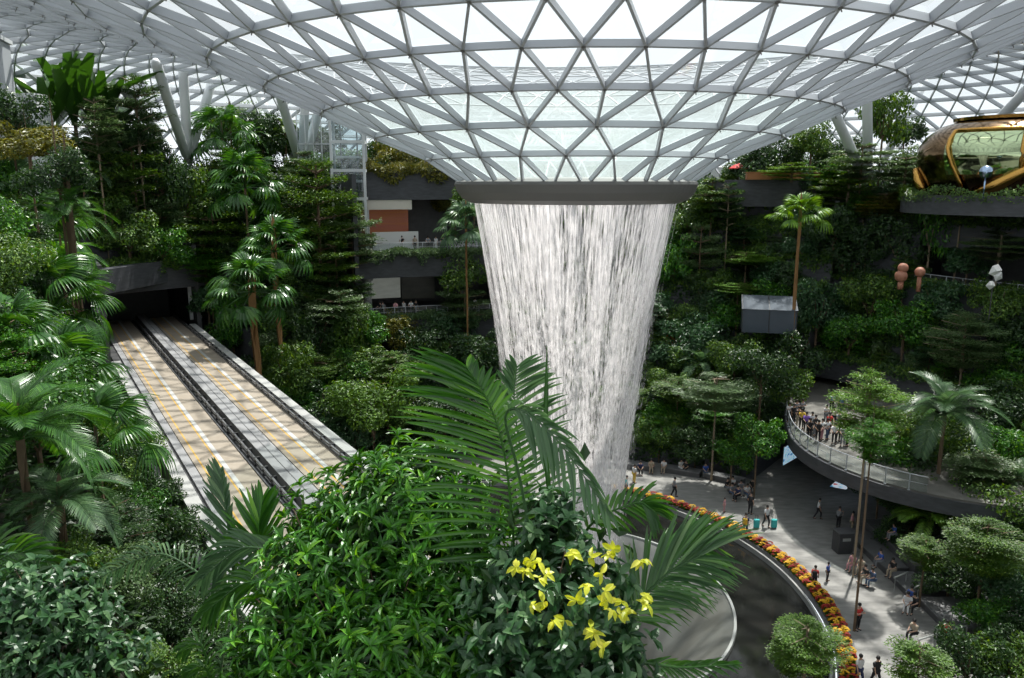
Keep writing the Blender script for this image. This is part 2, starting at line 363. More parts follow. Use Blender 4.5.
# ------------------------------------------------------------------ terraces of the indoor valley, swept round the waterfall axis
def ring_wall(name, a0, a1, prof, m, label=None, step=1.5, sc=None, mi=None):
    """prof: [(r, z)...] swept from angle a0 to a1; sc(angle) scales the radius"""
    n = max(2, int(abs(a1 - a0) / step)); k = len(prof); V = []
    for j in range(n + 1):
        a = a0 + (a1 - a0) * j / n; f = sc(a) if sc else 1
        for r, z in prof: V.append(pol(a, r * f, z))
    F = [(j * k + i, (j + 1) * k + i, (j + 1) * k + i + 1, j * k + i + 1) for j in range(n) for i in range(k - 1)]
    caps = [tuple(range(k)), tuple(n * k + i for i in range(k - 1, -1, -1))]
    b = MB(); b.add(V, F + caps)
    return tag(b.build(name, m), label, kind='structure')
def stepped(rz):        # (r of the riser, z above it) -> closed profile
    p = [(rz[0][0], -26.5)]
    for i, (r, z) in enumerate(rz):
        p += [(r, z + .35), (r + .3, z + .35), (r + .3, z)]
        if i + 1 < len(rz): p.append((rz[i + 1][0], z))
    p += [(72, rz[-1][1]), (72, -26.5)]
    return p
SLOPE = [(29.5, -24.2), (33, -22.2), (36.5, -19.8), (40, -16.8), (43, -14.2), (46, -11), (48.5, -7.8), (51, -4.8), (53, -1.6)]
EAST = [(29, -24.6), (32.5, -23.2), (35.5, -21.6)]
WEST = [(30, -24), (36, -20.5), (41, -17.5)]
ring_wall('wall_terraces_north', -6, 38, stepped(SLOPE), [M['fascia']])
ring_wall('wall_terraces_west', -42, -26, stepped(SLOPE), [M['fascia']])
ring_wall('wall_terraces_lower_north', -26, -6, stepped([(30, -24), (34, -22.3), (38, -20.6)]), [M['fascia']])
ring_wall('wall_terraces_tunnel', -78, -42, stepped([(30, -24), (36, -20.5), (41, -17.5)]), [M['fascia']])
ring_wall('wall_terraces_over_tunnel', -64, -42, [(50.5, -10.2), (50.5, -7.4), (50.8, -7.4), (50.8, -7.8), (52.5, -7.8), (52.5, -4.4), (52.8, -4.4), (52.8, -4.8), (54, -4.8), (54, -1.2), (54.3, -1.2), (54.3, -1.6), (75, -1.6), (75, -10.2)], [M['fascia']])
# decks and recesses beyond the lift (far side)
def deck(name, a0, a1, r0, r1, zt, zb, sc=None): return ring_wall(name, a0, a1, [(r0, zb), (r0, zt), (r1, zt), (r1, zb)], [M['fascia']], sc=sc)
deck('wall_deck_fascia_north', -26, -6, 47.2, 60, -7.6, -10.3)
deck('wall_deck_fascia_mid_north', -26, -6, 45.6, 60, -14.6, -17.2)
deck('wall_upper_fascia_north', -27, -6, 51.5, 72, 1.5, -1.8)
ring_wall('wall_recess_north', -26, -6, [(57, -21), (57, 0), (57.4, 0), (57.4, -21)], [M['darkstone']])
ring_wall('wall_side_north', -26.6, -26, [(45, -26), (45, 1), (60, 1), (60, -26)], [M['fascia']])
ring_wall('wall_side_water', -6, -5.4, [(46.5, -26), (46.5, 1), (60, 1), (60, -26)], [M['fascia']])
# columns between decks
def column(p, z0, z1, r=.35, name='trim_5'):
    b = MB(); b.tube([(p[0], p[1], z0), (p[0], p[1], z1)], r, 12); b.tube([(p[0], p[1], z1 - .3), (p[0], p[1], z1)], r * 1.4, 12); b.tube([(p[0], p[1], z0), (p[0], p[1], z0 + .2)], r * 1.2, 12)
    return tag(b.build(name, [M['girder']]), kind='structure')
for a in (-24, -11): column(pol(a, 48.2), -14.6, -10.3, .45); column(pol(a, 47.5), -20.6, -17.2, .45)
# shop front with warm lit display on the upper deck
M['cream'] = mat('cream_soffit', (.62, .58, .50), .6)
M['shopglow'] = mat('shop_display', (.20, .07, .015), .5, noise=((.12, .02, .08), (.15, .15, 2.5), .4), emit=((.45, .16, .04), .12))
M['counter'] = mat('white_counter', (.62, .62, .60), .6)
def arc_box(name, a0, a1, r0, r1, z0, z1, m, sc=None, kind='structure', label=None):
    b = MB(); b.lathe([(r0, z0), (r0, z1), (r1, z1), (r1, z0), (r0, z0)], max(3, int(abs(a1 - a0) * 1.2)), (AX, AY, 0), a0=R(a0), a1=R(a1), closed=False)
    n = max(3, int(abs(a1 - a0) * 1.2)) + 1
    b.add([pol(a, r, z) for a in (a0, a1) for r, z in ((r0, z0), (r0, z1), (r1, z1), (r1, z0))], [(0, 1, 2, 3), (7, 6, 5, 4)])
    return tag(b.build(name, [m]), label, kind=kind)
arc_box('trim_6', -23.5, -17, 51.6, 52.2, -2.9, -1.8, M['cream'])
sw = arc_box('shop_display', -23.2, -17.2, 53.2, 53.5, -6.2, -2.9, M['shopglow'], kind=None, label='orange and purple lit shop display under the cream soffit'); tag(sw, cat='shop display')
sw = arc_box('counter_wall', -22.5, -16.5, 50.2, 50.7, -7.6, -5.4, M['counter'], kind=None, label='white counter wall below the orange lit shop'); tag(sw, cat='counter')
M['reflwin'] = mat('painted_reflection_glass', (.20, .22, .20), .3, noise=((.45, .48, .45), (.5, .5, 1.5), .4), emit=((.35, .37, .33), .25))  # reflection painted into the glass: mottled pale colour with a faint glow
tag(arc_box('window_1', -23, -18.5, 53, 53.2, -13.4, -10.5, M['reflwin']), 'shop window with painted pale reflection behind the middle deck')
M['reflwin2'] = mat('dim_shop_glass', (.10, .10, .09), .3, noise=((.20, .19, .16), (.5, .5, 1.5), .4))
arc_box('window_2', -18.3, -14, 53, 53.2, -13.6, -10.8, M['reflwin2'])

# right side: upper decks
def scE(a): t = min(1, max(0, (a - 36) / 22)); return 1 - .09 * t * t * (3 - 2 * t)
EASTUP = [(46.5, -12.2), (48.5, -10.2)]
ring_wall('wall_band_east', 36, 95, [(44.5, -19.3), (44.5, -16.6), (44.8, -16.6), (44.8, -17.0), (46.5, -17), (46.5, -14.4), (46.8, -14.4), (46.8, -14.8), (48.2, -14.8), (48.2, -12), (48.5, -12), (48.5, -12.3), (49.6, -12.3), (49.6, -9.2), (49.9, -9.2), (49.9, -9.6), (58, -9.6), (58, -19.3)], [M['fascia']], sc=scE)
ring_wall('wall_upper_east', 38, 95, [(51, -5.8), (51, -3.2), (51.3, -3.2), (51.3, -3.5), (52.5, -3.5), (52.5, -1.3), (52.8, -1.3), (52.8, -1.6), (75, -1.6), (75, -5.8)], [M['fascia']], sc=scE)
ring_wall('wall_recess_east', 37, 95, [(57, -27), (57, -1.7), (57.4, -1.7), (57.4, -27)], [M['darkstone']], sc=scE)
ring_wall('wall_side_east', 37.4, 38, [(49.6, -26), (49.6, -1.7), (60, -1.7), (60, -26)], [M['fascia']])
ring_wall('wall_solid_east', 38, 48, [(50.5, -9.6), (50.5, -3.4), (58, -3.4), (58, -9.6)], [M['fascia']], sc=scE)
# lower right planting bank beyond the plaza and the undercroft behind it
ring_wall('wall_bank_east', 66, 128, stepped([(25.5, -25.2), (28, -24.0), (31, -22.4), (34.5, -20.8), (38.5, -19.6)]), [M['fascia']])
ring_wall('wall_undercroft', 36, 66, [(38, -26), (38, -20.6), (38.5, -20.6), (38.5, -26)], [M['darkstone']])
# balcony deck bulging over the plaza (follows the measured edge)
EDGE = [(24.5, 74.5), (25.4, 70.5), (24.3, 67), (23.3, 63.6), (22.6, 60.5), (22.5, 57.6), (23.0, 54.8), (24.2, 52.0), (26.0, 49.6), (28.6, 47.6), (31.6, 46.2)]
def smooth_line(P, n=8):
    P = [Vector((*p, 0)) if len(p) == 2 else Vector(p) for p in P]; out = []
    for i in range(len(P) - 1):
        p0, p1, p2, p3 = P[max(i - 1, 0)], P[i], P[i + 1], P[min(i + 2, len(P) - 1)]
        for k in range(n):
            t = k / n; out.append(.5 * ((2 * p1) + (p2 - p0) * t + (2 * p0 - 5 * p1 + 4 * p2 - p3) * t * t + (3 * p1 - p0 - 3 * p2 + p3) * t ** 3))
    return out + [P[-1]]
edge = smooth_line(EDGE, 6)
back = [Vector((44, 46, 0)), Vector((46, 60, 0)), Vector((36, 80, 0)), Vector((27, 78, 0))]
poly = [(p.x, p.y) for p in edge] + [(p.x, p.y) for p in back]
mb = MB(); mb.prism(poly, -21.15, -20.15); tag(mb.build('wall_balcony_fascia', [M['fascia']]), kind='structure')
inner = [(p.x + .25, p.y) for p in edge] + [(p.x, p.y) for p in back]
M['deckfloor'] = mat('balcony_paving', (.10, .095, .085), .7, noise=((.16, .15, .135), 1.2, .3))
mb = MB(); mb.prism(inner, -20.15, -20.0); tag(mb.build('floor_balcony', [M['deckfloor']]), kind='structure')
# railings: glass panels, posts, top rail
def railing(pts, z, label, h=1.15, every=2):
    root = empty('glass_railing', (pts[0][0], pts[0][1], z), label, 'railing')
    o = np.array([pts[0][0], pts[0][1], z]); pts = [np.array([p[0], p[1], z]) - o for p in pts]
    b = MB(); b.tube([p + (0, 0, h) for p in pts], .035, 6); b.tube([p + (0, 0, h * .55) for p in pts], .015, 5); b.build('top_rail', [M['beam']], root)
    g = MB()
    for a, c in zip(pts[:-1], pts[1:]): g.add([a + (0, 0, .08), c + (0, 0, .08), c + (0, 0, h - .1), a + (0, 0, h - .1)], [(0, 1, 2, 3)])
    g.build('glass_panel', [M['railglass']], root)
    for p in pts[::every]:
        b = MB(); b.box(p + (0, 0, h / 2), (.06, .06, h)); b.box(p + (0, 0, .02), (.14, .14, .04)); po = b.build('post', [M['beam']], root)
    return root
railing([(p.x + .12, p.y) for p in edge[4:52]], -20.05, 'glass railing along the edge of the crowded curved balcony', every=3)
railing([pol(a, 47.5)[:2] for a in np.arange(-25.5, -6, .75)], -7.6, 'glass railing on the far deck in front of the white counter', every=2)
railing([pol(a, 45.9)[:2] for a in np.arange(-25.5, -6, .75)], -14.6, 'glass railing on the far middle deck below the shop window', every=2)
railing([pol(a, 52.7 * scE(a))[:2] for a in np.arange(52, 75, 1)], -1.5, 'thin railing in front of the bronze pavilion', every=2)
railing([pol(a, 50.1 * scE(a))[:2] for a in np.arange(48, 74, 1)], -9.5, 'glass railing of the dark recess on the right hand terraces', every=2)
# dark deck box with timber planter beside the roof funnel
dk = atz(730, 195, -1.5)
mb = MB(); p = at(775, 184, 88)
mb.box((p[0], p[1] + 4, -1.0), (12.2, 9, 2.9), rz=-.1); tag(mb.build('wall_lookout_deck', [M['fascia']]), kind='structure')
M['timber'] = mat('orange_timber', (.30, .11, .04), .6, noise=((.38, .17, .07), (1, 1, 8), .3))
mb = MB(); mb.box((p[0] + .6, p[1] - .6, .85), (8.0, .6, .75)); mb.box((p[0] + .6, p[1] - .6, 1.25), (8.2, .8, .08))
tag(mb.build('timber_planter', [M['timber']]), 'long orange timber planter on the dark lookout deck', 'planter')
# back wall ring far behind the hedges (upper level parapet, pale glazing beyond)
M['hazewall'] = mat('pale_concourse_wall', (.45, .47, .46), .7)
ring_wall('wall_perimeter', -150, 150, [(73.2, -3), (73.2, 2.2), (73.6, 2.2), (73.6, -3)], [M['hazewall']])
tag(arc_box('floor_upper_concourse', -150, 150, 54.5, 76, -1.75, -1.62, M['girder']))
# outer ground to stop the sky showing under the shell
mb = MB(); mb.lathe([(300, -3.4), (73, -3.4)], 64, (AX, AY, 0)); tag(mb.build('floor_outside', [M['girder']]), kind='structure')
# near side: the planting ledge under the camera and walls at both sides
ring_wall('wall_near_east', 95, 150, [(44, -27), (44, -1.7), (75, -1.7), (75, -27)], [M['darkstone']])
mb = MB(); mb.box((0, 5.2, -6.6), (26, 6.5, .8)); mb.box((-9.4, 9.6, -6.62), (5.6, 2.4, .8)); tag(mb.build('floor_planting_ledge', [M['soil']]), kind='structure')

# ------------------------------------------------------------------ the people mover track
U = np.array([-.5272, .8497, 0.]); NV = np.array([.8497, .5272, 0.])
def TP(lat, al, z): return NV * lat + U * al + np.array([0, 0, z])
def strip(mb_, l0, l1, z0, z1, a0, a1, m=0):
    mb_.add([TP(l, a, z) for a in (a0, a1) for l, z in ((l0, z0), (l1, z0), (l1, z1), (l0, z1))], [(3, 2, 1, 0), (4, 5, 6, 7), (0, 1, 5, 4), (1, 2, 6, 5), (2, 3, 7, 6), (3, 0, 4, 7)], m)
tr = empty('train_track', tuple(TP(9.4, 0, -14.6)), 'twin beige concrete people mover guideway with yellow lines entering the tunnel', 'track')
def tpart(name, m, rects, parent=tr):
    b = MB()
    for r in rects: strip(b, *r)
    o = b.build(name, m, parent); o.matrix_parent_inverse = Matrix.Translation(-Vector(tr.location)); return o
A0, A1 = -8, 92
def w_(l): return l            # lateral metres at deck level
tpart('deck_slab', [M['rubber']], [(5.25, 13.65, -15.0, -14.45, A0, A1)])
tpart('outer_parapet', [M['concrete']], [(4.9, 5.55, -16.3, -14.0, A0, 69)])
tpart('outer_parapet', [M['concrete']], [(13.35, 13.95, -16.3, -14.0, A0, 84)])
for l0 in (5.95, 10.35):
    tpart('runway', [M['runway']], [(l0 + .35, l0 + 2.75, -14.5, -14.3, A0, A1)])
    tpart('channel_cover', [M['walk']], [(l0 - .1, l0 + .32, -14.5, -14.33, A0, A1)])
    tpart('yellow_line', [M['yellow']], [(l0 + .62, l0 + .70, -14.31, -14.296, A0, A1)])
    tpart('yellow_line', [M['yellow']], [(l0 + 1.42, l0 + 1.50, -14.31, -14.296, A0, A1)])
    tpart('white_line', [M['white']], [(l0 + 1.56, l0 + 1.78, -14.31, -14.297, A0, A1)])
tpart('central_walkway', [M['walk']], [(9.35, 10.2, -14.6, -13.85, A0, A1)])
tpart('walkway_joint', [M['rubber']], [(9.80, 9.84, -13.86, -13.842, A0, A1)])
for l, z in ((9.05, -14.05), (9.05, -14.25), (13.1, -14.05), (13.1, -14.25), (8.85, -14.4)):
    o = tpart('power_rail', [M['steelrail']], [(l - .05, l + .05, z - .04, z + .04, A0, A1)])
for a in np.arange(16, 84, 1.6):
    for l in (9.15, 13.2): b = MB(); b.add([TP(l + x, a + y, z) for y in (-.06, .06) for x, z in ((-.14, -14.45), (.12, -14.45), (.12, -13.98), (-.14, -13.98))], [(3, 2, 1, 0), (4, 5, 6, 7), (0, 1, 5, 4), (1, 2, 6, 5), (2, 3, 7, 6), (3, 0, 4, 7)]); o = b.build('rail_bracket', [M['rubber']], tr); o.matrix_parent_inverse = Matrix.Translation(-Vector(tr.location))
for k in range(22):
    a = 21.5 + k * .42; l = 10.0 + .05 * math.sin(k * 2.1); b = MB()
    b.tube([TP(l, a, -13.82), TP(l + .02 * math.sin(k), a + .16, -13.82)], .035, 5)
    o = b.build('cable_clip', [M['rubber']], tr); o.matrix_parent_inverse = Matrix.Translation(-Vector(tr.location))
tpart('girder', [M['girder']], [(5.4, 13.4, -17.2, -14.9, A0, 84)])
for a in (22, 48):
    b = MB(); p = TP(9.4, a, 0); b.tube([(p[0], p[1], -26), (p[0], p[1], -17.2)], 1.0, 16); b.tube([(p[0], p[1], -18.4), (p[0], p[1], -17.2)], [1.0, 2.4], 16)
    o = b.build('pier', [M['girder']], tr, smooth=False); o.matrix_parent_inverse = Matrix.Translation(-Vector(tr.location))
# tunnel portal: slanting lintel, dark bore, side piers
PA = at(90, 285, 67); PB = at(200, 268, 82)
def quadbox(mb_, a, b_, th, z0a, z1a, z0b, z1b, m=0):
    d = nrm(np.array([b_[0] - a[0], b_[1] - a[1], 0])); n_ = np.array([-d[1], d[0], 0]) * th
    a = np.array([a[0], a[1], 0]); b_ = np.array([b_[0], b_[1], 0]); z = lambda v: np.array([0, 0, v])
    mb_.add([a + z(z0a), b_ + z(z0b), b_ + z(z1b), a + z(z1a), a + n_ + z(z0a), b_ + n_ + z(z0b), b_ + n_ + z(z1b), a + n_ + z(z1a)], [(0, 1, 2, 3), (7, 6, 5, 4), (0, 4, 5, 1), (1, 5, 6, 2), (2, 6, 7, 3), (3, 7, 4, 0)], m)
za = lambda px, py, Y: float(at(px, py, Y)[2])
mb = MB(); quadbox(mb, PA, PB, 1.2, za(93, 297, 67), za(93, 272, 67), za(195, 276, 82), za(195, 256, 82))
quadbox(mb, PA + (PA - PB) * .1, PA, 1.5, -27, -9, -27, -8.2); 
quadbox(mb, PB, PB + (PB - PA) * .45, 1.5, -27, -8.2, -27, -8.2)
tag(mb.build('wall_tunnel_portal', [M['fascia']]), kind='structure')
mb = MB()
strip(mb, 4.3, 4.7, -18, -6, 66, 100); strip(mb, 14.2, 14.6, -18, -6, 84, 100); strip(mb, 4.3, 14.6, -18, -6, 100, 100.5); strip(mb, 4.3, 14.6, -8.6, -8.1, 84, 100); strip(mb, 5.0, 14.2, -9.6, -9.1, 88, 96)
tag(mb.build('wall_tunnel_bore', [M['darkstone']]), kind='structure')
# pale service door frames inside the mouth, on the right
mb = MB(); p = TP(13.9, 85.5, -14)
for dx in (0, 1.3): mb.box((p[0] + dx * .5, p[1] + dx * .6, -11.7), (.35, .25, 4.2), rz=.5)
tag(mb.build('trim_7', [M['column']]), kind='structure')
# soil bank left of the track
def smst(t): t = np.clip(t, 0, 1); return t * t * (3 - 2 * t)
def bank_z(lat, al):
    return -15.2 + smst((3.9 - lat) / 5.5) * (4.5 + 9.5 * smst((al - 5) / 55)) + .5 * math.sin(lat * .9) * math.sin(al * .5)
V = []; na, nl = 60, 40
for i in range(na + 1):
    for j in range(nl + 1):
        al = -6 + 78 * i / na; lt = 4.6 - 42 * j / nl; V.append(TP(lt, al, bank_z(lt, al)))
F = [(i * (nl + 1) + j, (i + 1) * (nl + 1) + j, (i + 1) * (nl + 1) + j + 1, i * (nl + 1) + j + 1) for i in range(na) for j in range(nl)]
tag(link('floor_west_bank', npmesh('floor_west_bank', V, np.array(F), [M['soil']], smooth=True)), kind='structure')
def terrain(X, Y):
    lat = X * NV[0] + Y * NV[1]; al = X * U[0] + Y * U[1]
    a = math.degrees(math.atan2(X - AX, Y - AY)); r = math.hypot(X - AX, Y - AY)
    if lat < 4.6 and al < 70: return float(bank_z(lat, al))
    if a > 38: 
        if r < 40 and a > 66: st = [(25.5, -25.2), (28, -24.0), (31, -22.4), (34.5, -20.8), (38.5, -19.6)]
        elif r < 40: return -26.0 if r < 28 else -20.0
        else: f = scE(a); r /= f; st = [(40, -19.8), (44.5, -17), (46.5, -14.8), (48.2, -12.3), (49.6, -9.6), (51, -3.5), (52.5, -1.6)]
    elif -26 < a < -6: st = [(30, -24), (34, -22.3), (38, -20.6), (45.6, -14.6), (47.2, -7.6), (54, -1.6)]
    elif a < -42: st = [(30, -24), (36, -20.5), (41, -17.5), (50.5, -7.8), (52.5, -4.8), (54, -1.6)]
    else: st = SLOPE
    z = -26.0
    for rr_, zz_ in st:
        if r >= rr_: z = zz_
    return z

# ------------------------------------------------------------------ raking columns under the roof ridge
def strut(p0, p1, r, label, group=None):
    root = empty('raking_column', tuple(p0), label, 'column', group)
    v = p1 - p0; b = MB(); b.tube([v * t for t in (0, .04, .5, .96, 1)], [r * .55, r, r * 1.05, r, r * .6], 14); b.build('shaft', [M['column']], root, smooth=True)
    b = MB(); b.tube([v * 0 - (0, 0, .35), v * .02], [r * .9, r * .55], 12); b.build('foot', [M['rim']], root)
ST = [((187, 158), 86, (155, 60), 76, .48, 'leaning grey column of the left trio, its foremost'), ((188, 160), 87, (183, 68), 84, .48, 'upright pale column of the left trio'), ((189, 158), 88, (213, 78), 90, .48, 'grey column of the left trio leaning toward the centre'),
      ((158, 132), 84, (118, 82), 76, .45, 'low column leaning behind the tiered trees at left'),
      ((300, 163), 93, (279, 92), 84, .5, 'grey column of the trio beside the glass lift, nearest the palms'), ((302, 165), 94, (305, 104), 90, .5, 'bright upright column of the trio beside the glass lift'), ((304, 163), 95, (319, 110), 92, .5, 'short grey column of the trio right beside the glass lift'),
      ((296, 162), 100, (250, 80), 104, .45, 'pale column leaning away behind the lift trio'),
      ((864, 178), 84, (834, 112), 78, .48, 'grey column leaning down to the right of the roof funnel'), ((868, 176), 88, (867, 90), 84, .5, 'thick upright grey column between trees at right'), ((874, 178), 92, (926, 80), 96, .45, 'long pale column leaning toward the bronze pavilion'), ((980, 140), 84, (1030, 86), 80, .5, 'pale column leaning above the bronze pavilion')]
for (a, Ya, b_, Yb, r, lb) in ST: strut(at(*a, Ya), at(*b_, Yb), r, lb)

# ------------------------------------------------------------------ glass lift tower
M['liftglass'] = glassmat('lift_glass', (.72, .80, .82), haze=.10, hazecol=(.55, .62, .64))
lp = at(352, 235, 89); lift = empty('glass_lift_tower', (lp[0], lp[1], -8), 'tall glass lift tower with pale steel frame under the funnel edge', 'lift tower', rz=.12)
hw, hd, H = 1.75, 1.75, 15.6
for sx in (-1, 1):
    for sy in (-1, 1):
        b = MB(); b.box((sx * hw, sy * hd, H / 2), (.28, .28, H)); b.build('corner_post', [M['column']], lift)
for z in np.arange(.3, H + .1, 3.05):
    b = MB()
    for sx in (-1, 1): b.box((sx * hw, 0, z), (.22, 2 * hd, .3)); b.box((0, sx * hd, z), (2 * hw, .22, .3))
    b.build('ring_beam', [M['column']], lift)
b = MB()
for sx in (-1, 1):
    b.add([(sx * hw, -hd, 0), (sx * hw, hd, 0), (sx * hw, hd, H), (sx * hw, -hd, H)], [(0, 1, 2, 3)]); b.add([(-hw, sx * hd, 0), (hw, sx * hd, 0), (hw, sx * hd, H), (-hw, sx * hd, H)], [(0, 1, 2, 3)])
b.build('glass_skin', [M['liftglass']], lift)
b = MB()
for sx in (-.9, .9): b.box((sx, .6, H / 2), (.14, .14, H))
b.build('guide_rails', [M['steelrail']], lift)
b = MB(); b.box((0, 0, 9.6), (2.4, 2.4, 2.5), bev=.1); b.box((0, 0, 10.9), (2.6, 2.6, .2)); b.box((0, 0, 8.3), (2.6, 2.6, .2)); car = b.build('lift_car', [M['liftglass']], lift)
for z in (8.3, 10.9): b = MB(); b.box((0, 0, z), (2.64, 2.64, .26)); b.build('car_deck', [M['column']], car)
gs = empty('glass_screen', (lp[0] - 4.0, lp[1] + 1, -2), 'hazy glass screen wall joined to the left of the lift tower', 'glass screen')
b = MB(); b.add([(-1.9, 0, 0), (1.7, 0, 0), (1.7, 0, 9.6), (-1.9, 0, 9.6)], [(0, 1, 2, 3)]); b.build('glass_pane', [M['liftglass']], gs)
b = MB()
for x in (-1.9, -1, -.1, .8, 1.7): b.box((x, 0, 4.8), (.08, .12, 9.6))
for z in (0, 3.2, 6.4, 9.6): b.box((-.1, 0, z), (3.6, .12, .12))
b.build('screen_frame', [M['column']], gs)

# ------------------------------------------------------------------ white service tower and lattice shaft at upper left
t0 = at(8, 150, 60); tw = empty('white_service_tower', (t0[0], t0[1], -1.6), 'plain white service tower cut by the left edge of the view', 'tower')
b = MB(); b.box((-.9, 0, -2.2), (2.9, 2.4, 28), rz=.3, bev=.1); b.build('shaft', [M['beam']], tw)
b = MB(); b.box((-.9, 0, 11.95), (3.2, 2.7, .3), rz=.3); b.build('cap', [M['column']], tw)
M['louvre'] = mat('grey_louvre', (.16, .17, .18), .5)
v0 = at(38, 160, 72); vt = empty('ventilation_shaft', (v0[0], v0[1], -1.6), 'tapering pale grey ventilation shaft behind the paddle leaved palms', 'ventilation shaft')
b = MB(); b.tube([(0, 0, -.4), (0, 0, 9.4)], [2.7, 1.3], 4); b.build('casing', [M['column']], vt, rot=(0, 0, .75))
b = MB()
for z in np.arange(5.4, 8.8, .3): b.box((.05, -(2.72 - z * .143) * .74, z), (1.3 - (z - 5.4) * .12, .14, .12))
b.build('louvres', [M['louvre']], vt)

# ================================================================== planting
def leaf_tpl(kind):
    """unit leaf: x across, y along (0..1), z up; returns verts, faces"""
    if kind == 'low': return np.array([[0, 0, 0], [.5, .45, .10], [0, 1, -.04], [-.5, .45, .10]]), np.array([[0, 1, 2], [0, 2, 3]])
    ys = [0, .2, .45, .72, 1.0]
    if kind == 'lance': wd = [.08, .72, 1.0, .62, .0]; dr = [0, .03, .03, -.05, -.22]
    elif kind == 'ovate': wd = [.1, .85, 1.0, .72, .0]; dr = [0, .03, .03, -.03, -.14]
    V, F = [], []
    for y, w_k, d in zip(ys, wd, dr):
        V += [(-w_k * .5, y, d + .10 * w_k), (0, y, d), (w_k * .5, y, d + .10 * w_k)]
    for i in range(len(ys) - 1):
        a = i * 3; F += [(a, a + 1, a + 4, a + 3), (a + 1, a + 2, a + 5, a + 4)]
    return np.array(V), np.array(F)
LT = {k: leaf_tpl(k) for k in ('low', 'lance', 'ovate')}
def leaves(P, D, Nn, L, W, kind='low'):
    """P positions, D directions of the blade, Nn rough normals; L, W arrays"""
    P = np.asarray(P); D = nrm(D); X = nrm(np.cross(D, Nn)); Z = np.cross(X, D)
    tv, tf = LT[kind]; n = len(P)
    L = np.broadcast_to(L, (n,)); W = np.broadcast_to(W, (n,))
    V = P[:, None] + X[:, None] * (tv[None, :, 0:1] * W[:, None, None]) + D[:, None] * (tv[None, :, 1:2] * L[:, None, None]) + Z[:, None] * (tv[None, :, 2:3] * L[:, None, None])
    F = tf[None] + (np.arange(n) * len(tv))[:, None, None]
    return V.reshape(-1, 3), F.reshape(-1, tf.shape[1])
def merge(parts):
    V, F, o = [], {}, 0
    for v, f in parts:
        V.append(v); F.setdefault(f.shape[1], []).append(f + o); o += len(v)
    return np.concatenate(V), [np.concatenate(x) for x in F.values()]
def rdir(rs, n): return nrm(rs.normal(size=(n, 3)))
# leaf colours
G = {}
G['mid'] = leafmat('leaf_mid_green', (.028, .075, .010), (.080, .170, .020), (.19, .30, .04), rough=.45)
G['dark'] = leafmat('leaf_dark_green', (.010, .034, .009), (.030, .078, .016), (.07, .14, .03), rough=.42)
G['blue'] = leafmat('leaf_blue_green', (.018, .060, .022), (.045, .120, .040), (.12, .22, .09), rough=.36)
G['lime'] = leafmat('leaf_lime', (.06, .15, .015), (.13, .26, .03), (.20, .36, .05))
G['bright'] = leafmat('leaf_bright_green', (.018, .085, .008), (.055, .20, .014), (.17, .38, .03), rough=.36)
G['sage'] = leafmat('leaf_sage', (.05, .10, .035), (.10, .17, .06), (.17, .26, .10))
G['olive'] = leafmat('leaf_olive_yellow', (.07, .085, .012), (.16, .16, .02), (.25, .22, .03))
G['palm'] = leafmat('leaf_palm', (.018, .075, .012), (.05, .15, .022), (.10, .23, .04), rough=.32)
G['greypalm'] = leafmat('leaf_grey_palm', (.034, .085, .034), (.075, .150, .060), (.14, .23, .10), rough=.34)
G['fresh'] = leafmat('leaf_fresh_green', (.050, .115, .014), (.105, .215, .024), (.18, .31, .04), rough=.45)
G['yellow'] = leafmat('leaf_yellow_young', (.42, .48, .03), (.60, .62, .06), (.72, .70, .12), tr=.4)
G['paddle'] = leafmat('leaf_paddle', (.014, .050, .010), (.035, .10, .016), (.08, .15, .025), rough=.4)

# ---- crown prototypes (meshes only); crown centre at origin, radius about 1
def crown_round(seed, n, blobs, lf, kind='low', flat=.8):
    rs = np.random.default_rng(seed); P, Nn = [], []
    cs = [(0, 0, 0, .55)] + [(math.cos(a) * q, math.sin(a) * q, h, s_) for a, q, h, s_ in zip(rs.uniform(0, 6.28, blobs), rs.uniform(.45, .85, blobs), rs.uniform(-.6, .75, blobs), rs.uniform(.2, .48, blobs))]
    tot = sum(c[3] ** 2 for c in cs)
    for (x, y, z, r) in cs:
        k = int(n * r * r / tot); d = rdir(rs, k); rad = r * (1.12 - .55 * rs.random(k) ** 1.4)
        P.append(np.array([x, y, z * flat]) + d * rad[:, None] * (1, 1, flat)); Nn.append(d)
    P = np.concatenate(P); Nn = np.concatenate(Nn); m = len(P)
    D = nrm(np.cross(Nn, rdir(rs, m)) + Nn * .35 + (0, 0, -.25)); NN = nrm(Nn + (0, 0, .8) + rdir(rs, m) * .35)
    return leaves(P, D, NN, lf * rs.uniform(.7, 1.25, m), lf * .5 * rs.uniform(.8, 1.2, m), kind)
def crown_tier(seed, n, tiers, lf):
    rs = np.random.default_rng(seed); P = []; parts = []
    for t in range(tiers):
        z = -.75 + 1.5 * t / max(1, tiers - 1); rad = (.62, .88, 1.0, .96, .85, .62, .4)[min(6, t * 6 // max(1, tiers - 1))] if tiers > 1 else 1
        nb = max(4, int(9 * rad)); k = int(n * rad ** 1.5 / (tiers * .55))
        br = rs.uniform(0, 6.28, nb); brl = rs.uniform(.6, 1.05, nb); bi = rs.integers(0, nb, k)
        u = rs.random(k) ** .6 * brl[bi] * rad; a = br[bi] + rs.normal(size=k) * (.34)
        zz_ = z + rs.normal(size=k) * .035 + .06 * np.sin(bi * 2.3) + .10 * u
        P.append(np.stack([np.cos(a) * u, np.sin(a) * u, zz_], 1))
    P = np.concatenate(P); m = len(P); out = nrm(P * (1, 1, 0) + 1e-3)
    D = nrm(out + rdir(rs, m) * .9 + (0, 0, .05)); D[:, 2] *= .35; NN = nrm(np.array([0, 0, 1.0]) + rdir(rs, m) * .35)
    return leaves(P, D, NN, lf * rs.uniform(.7, 1.3, m), lf * .42, 'low')
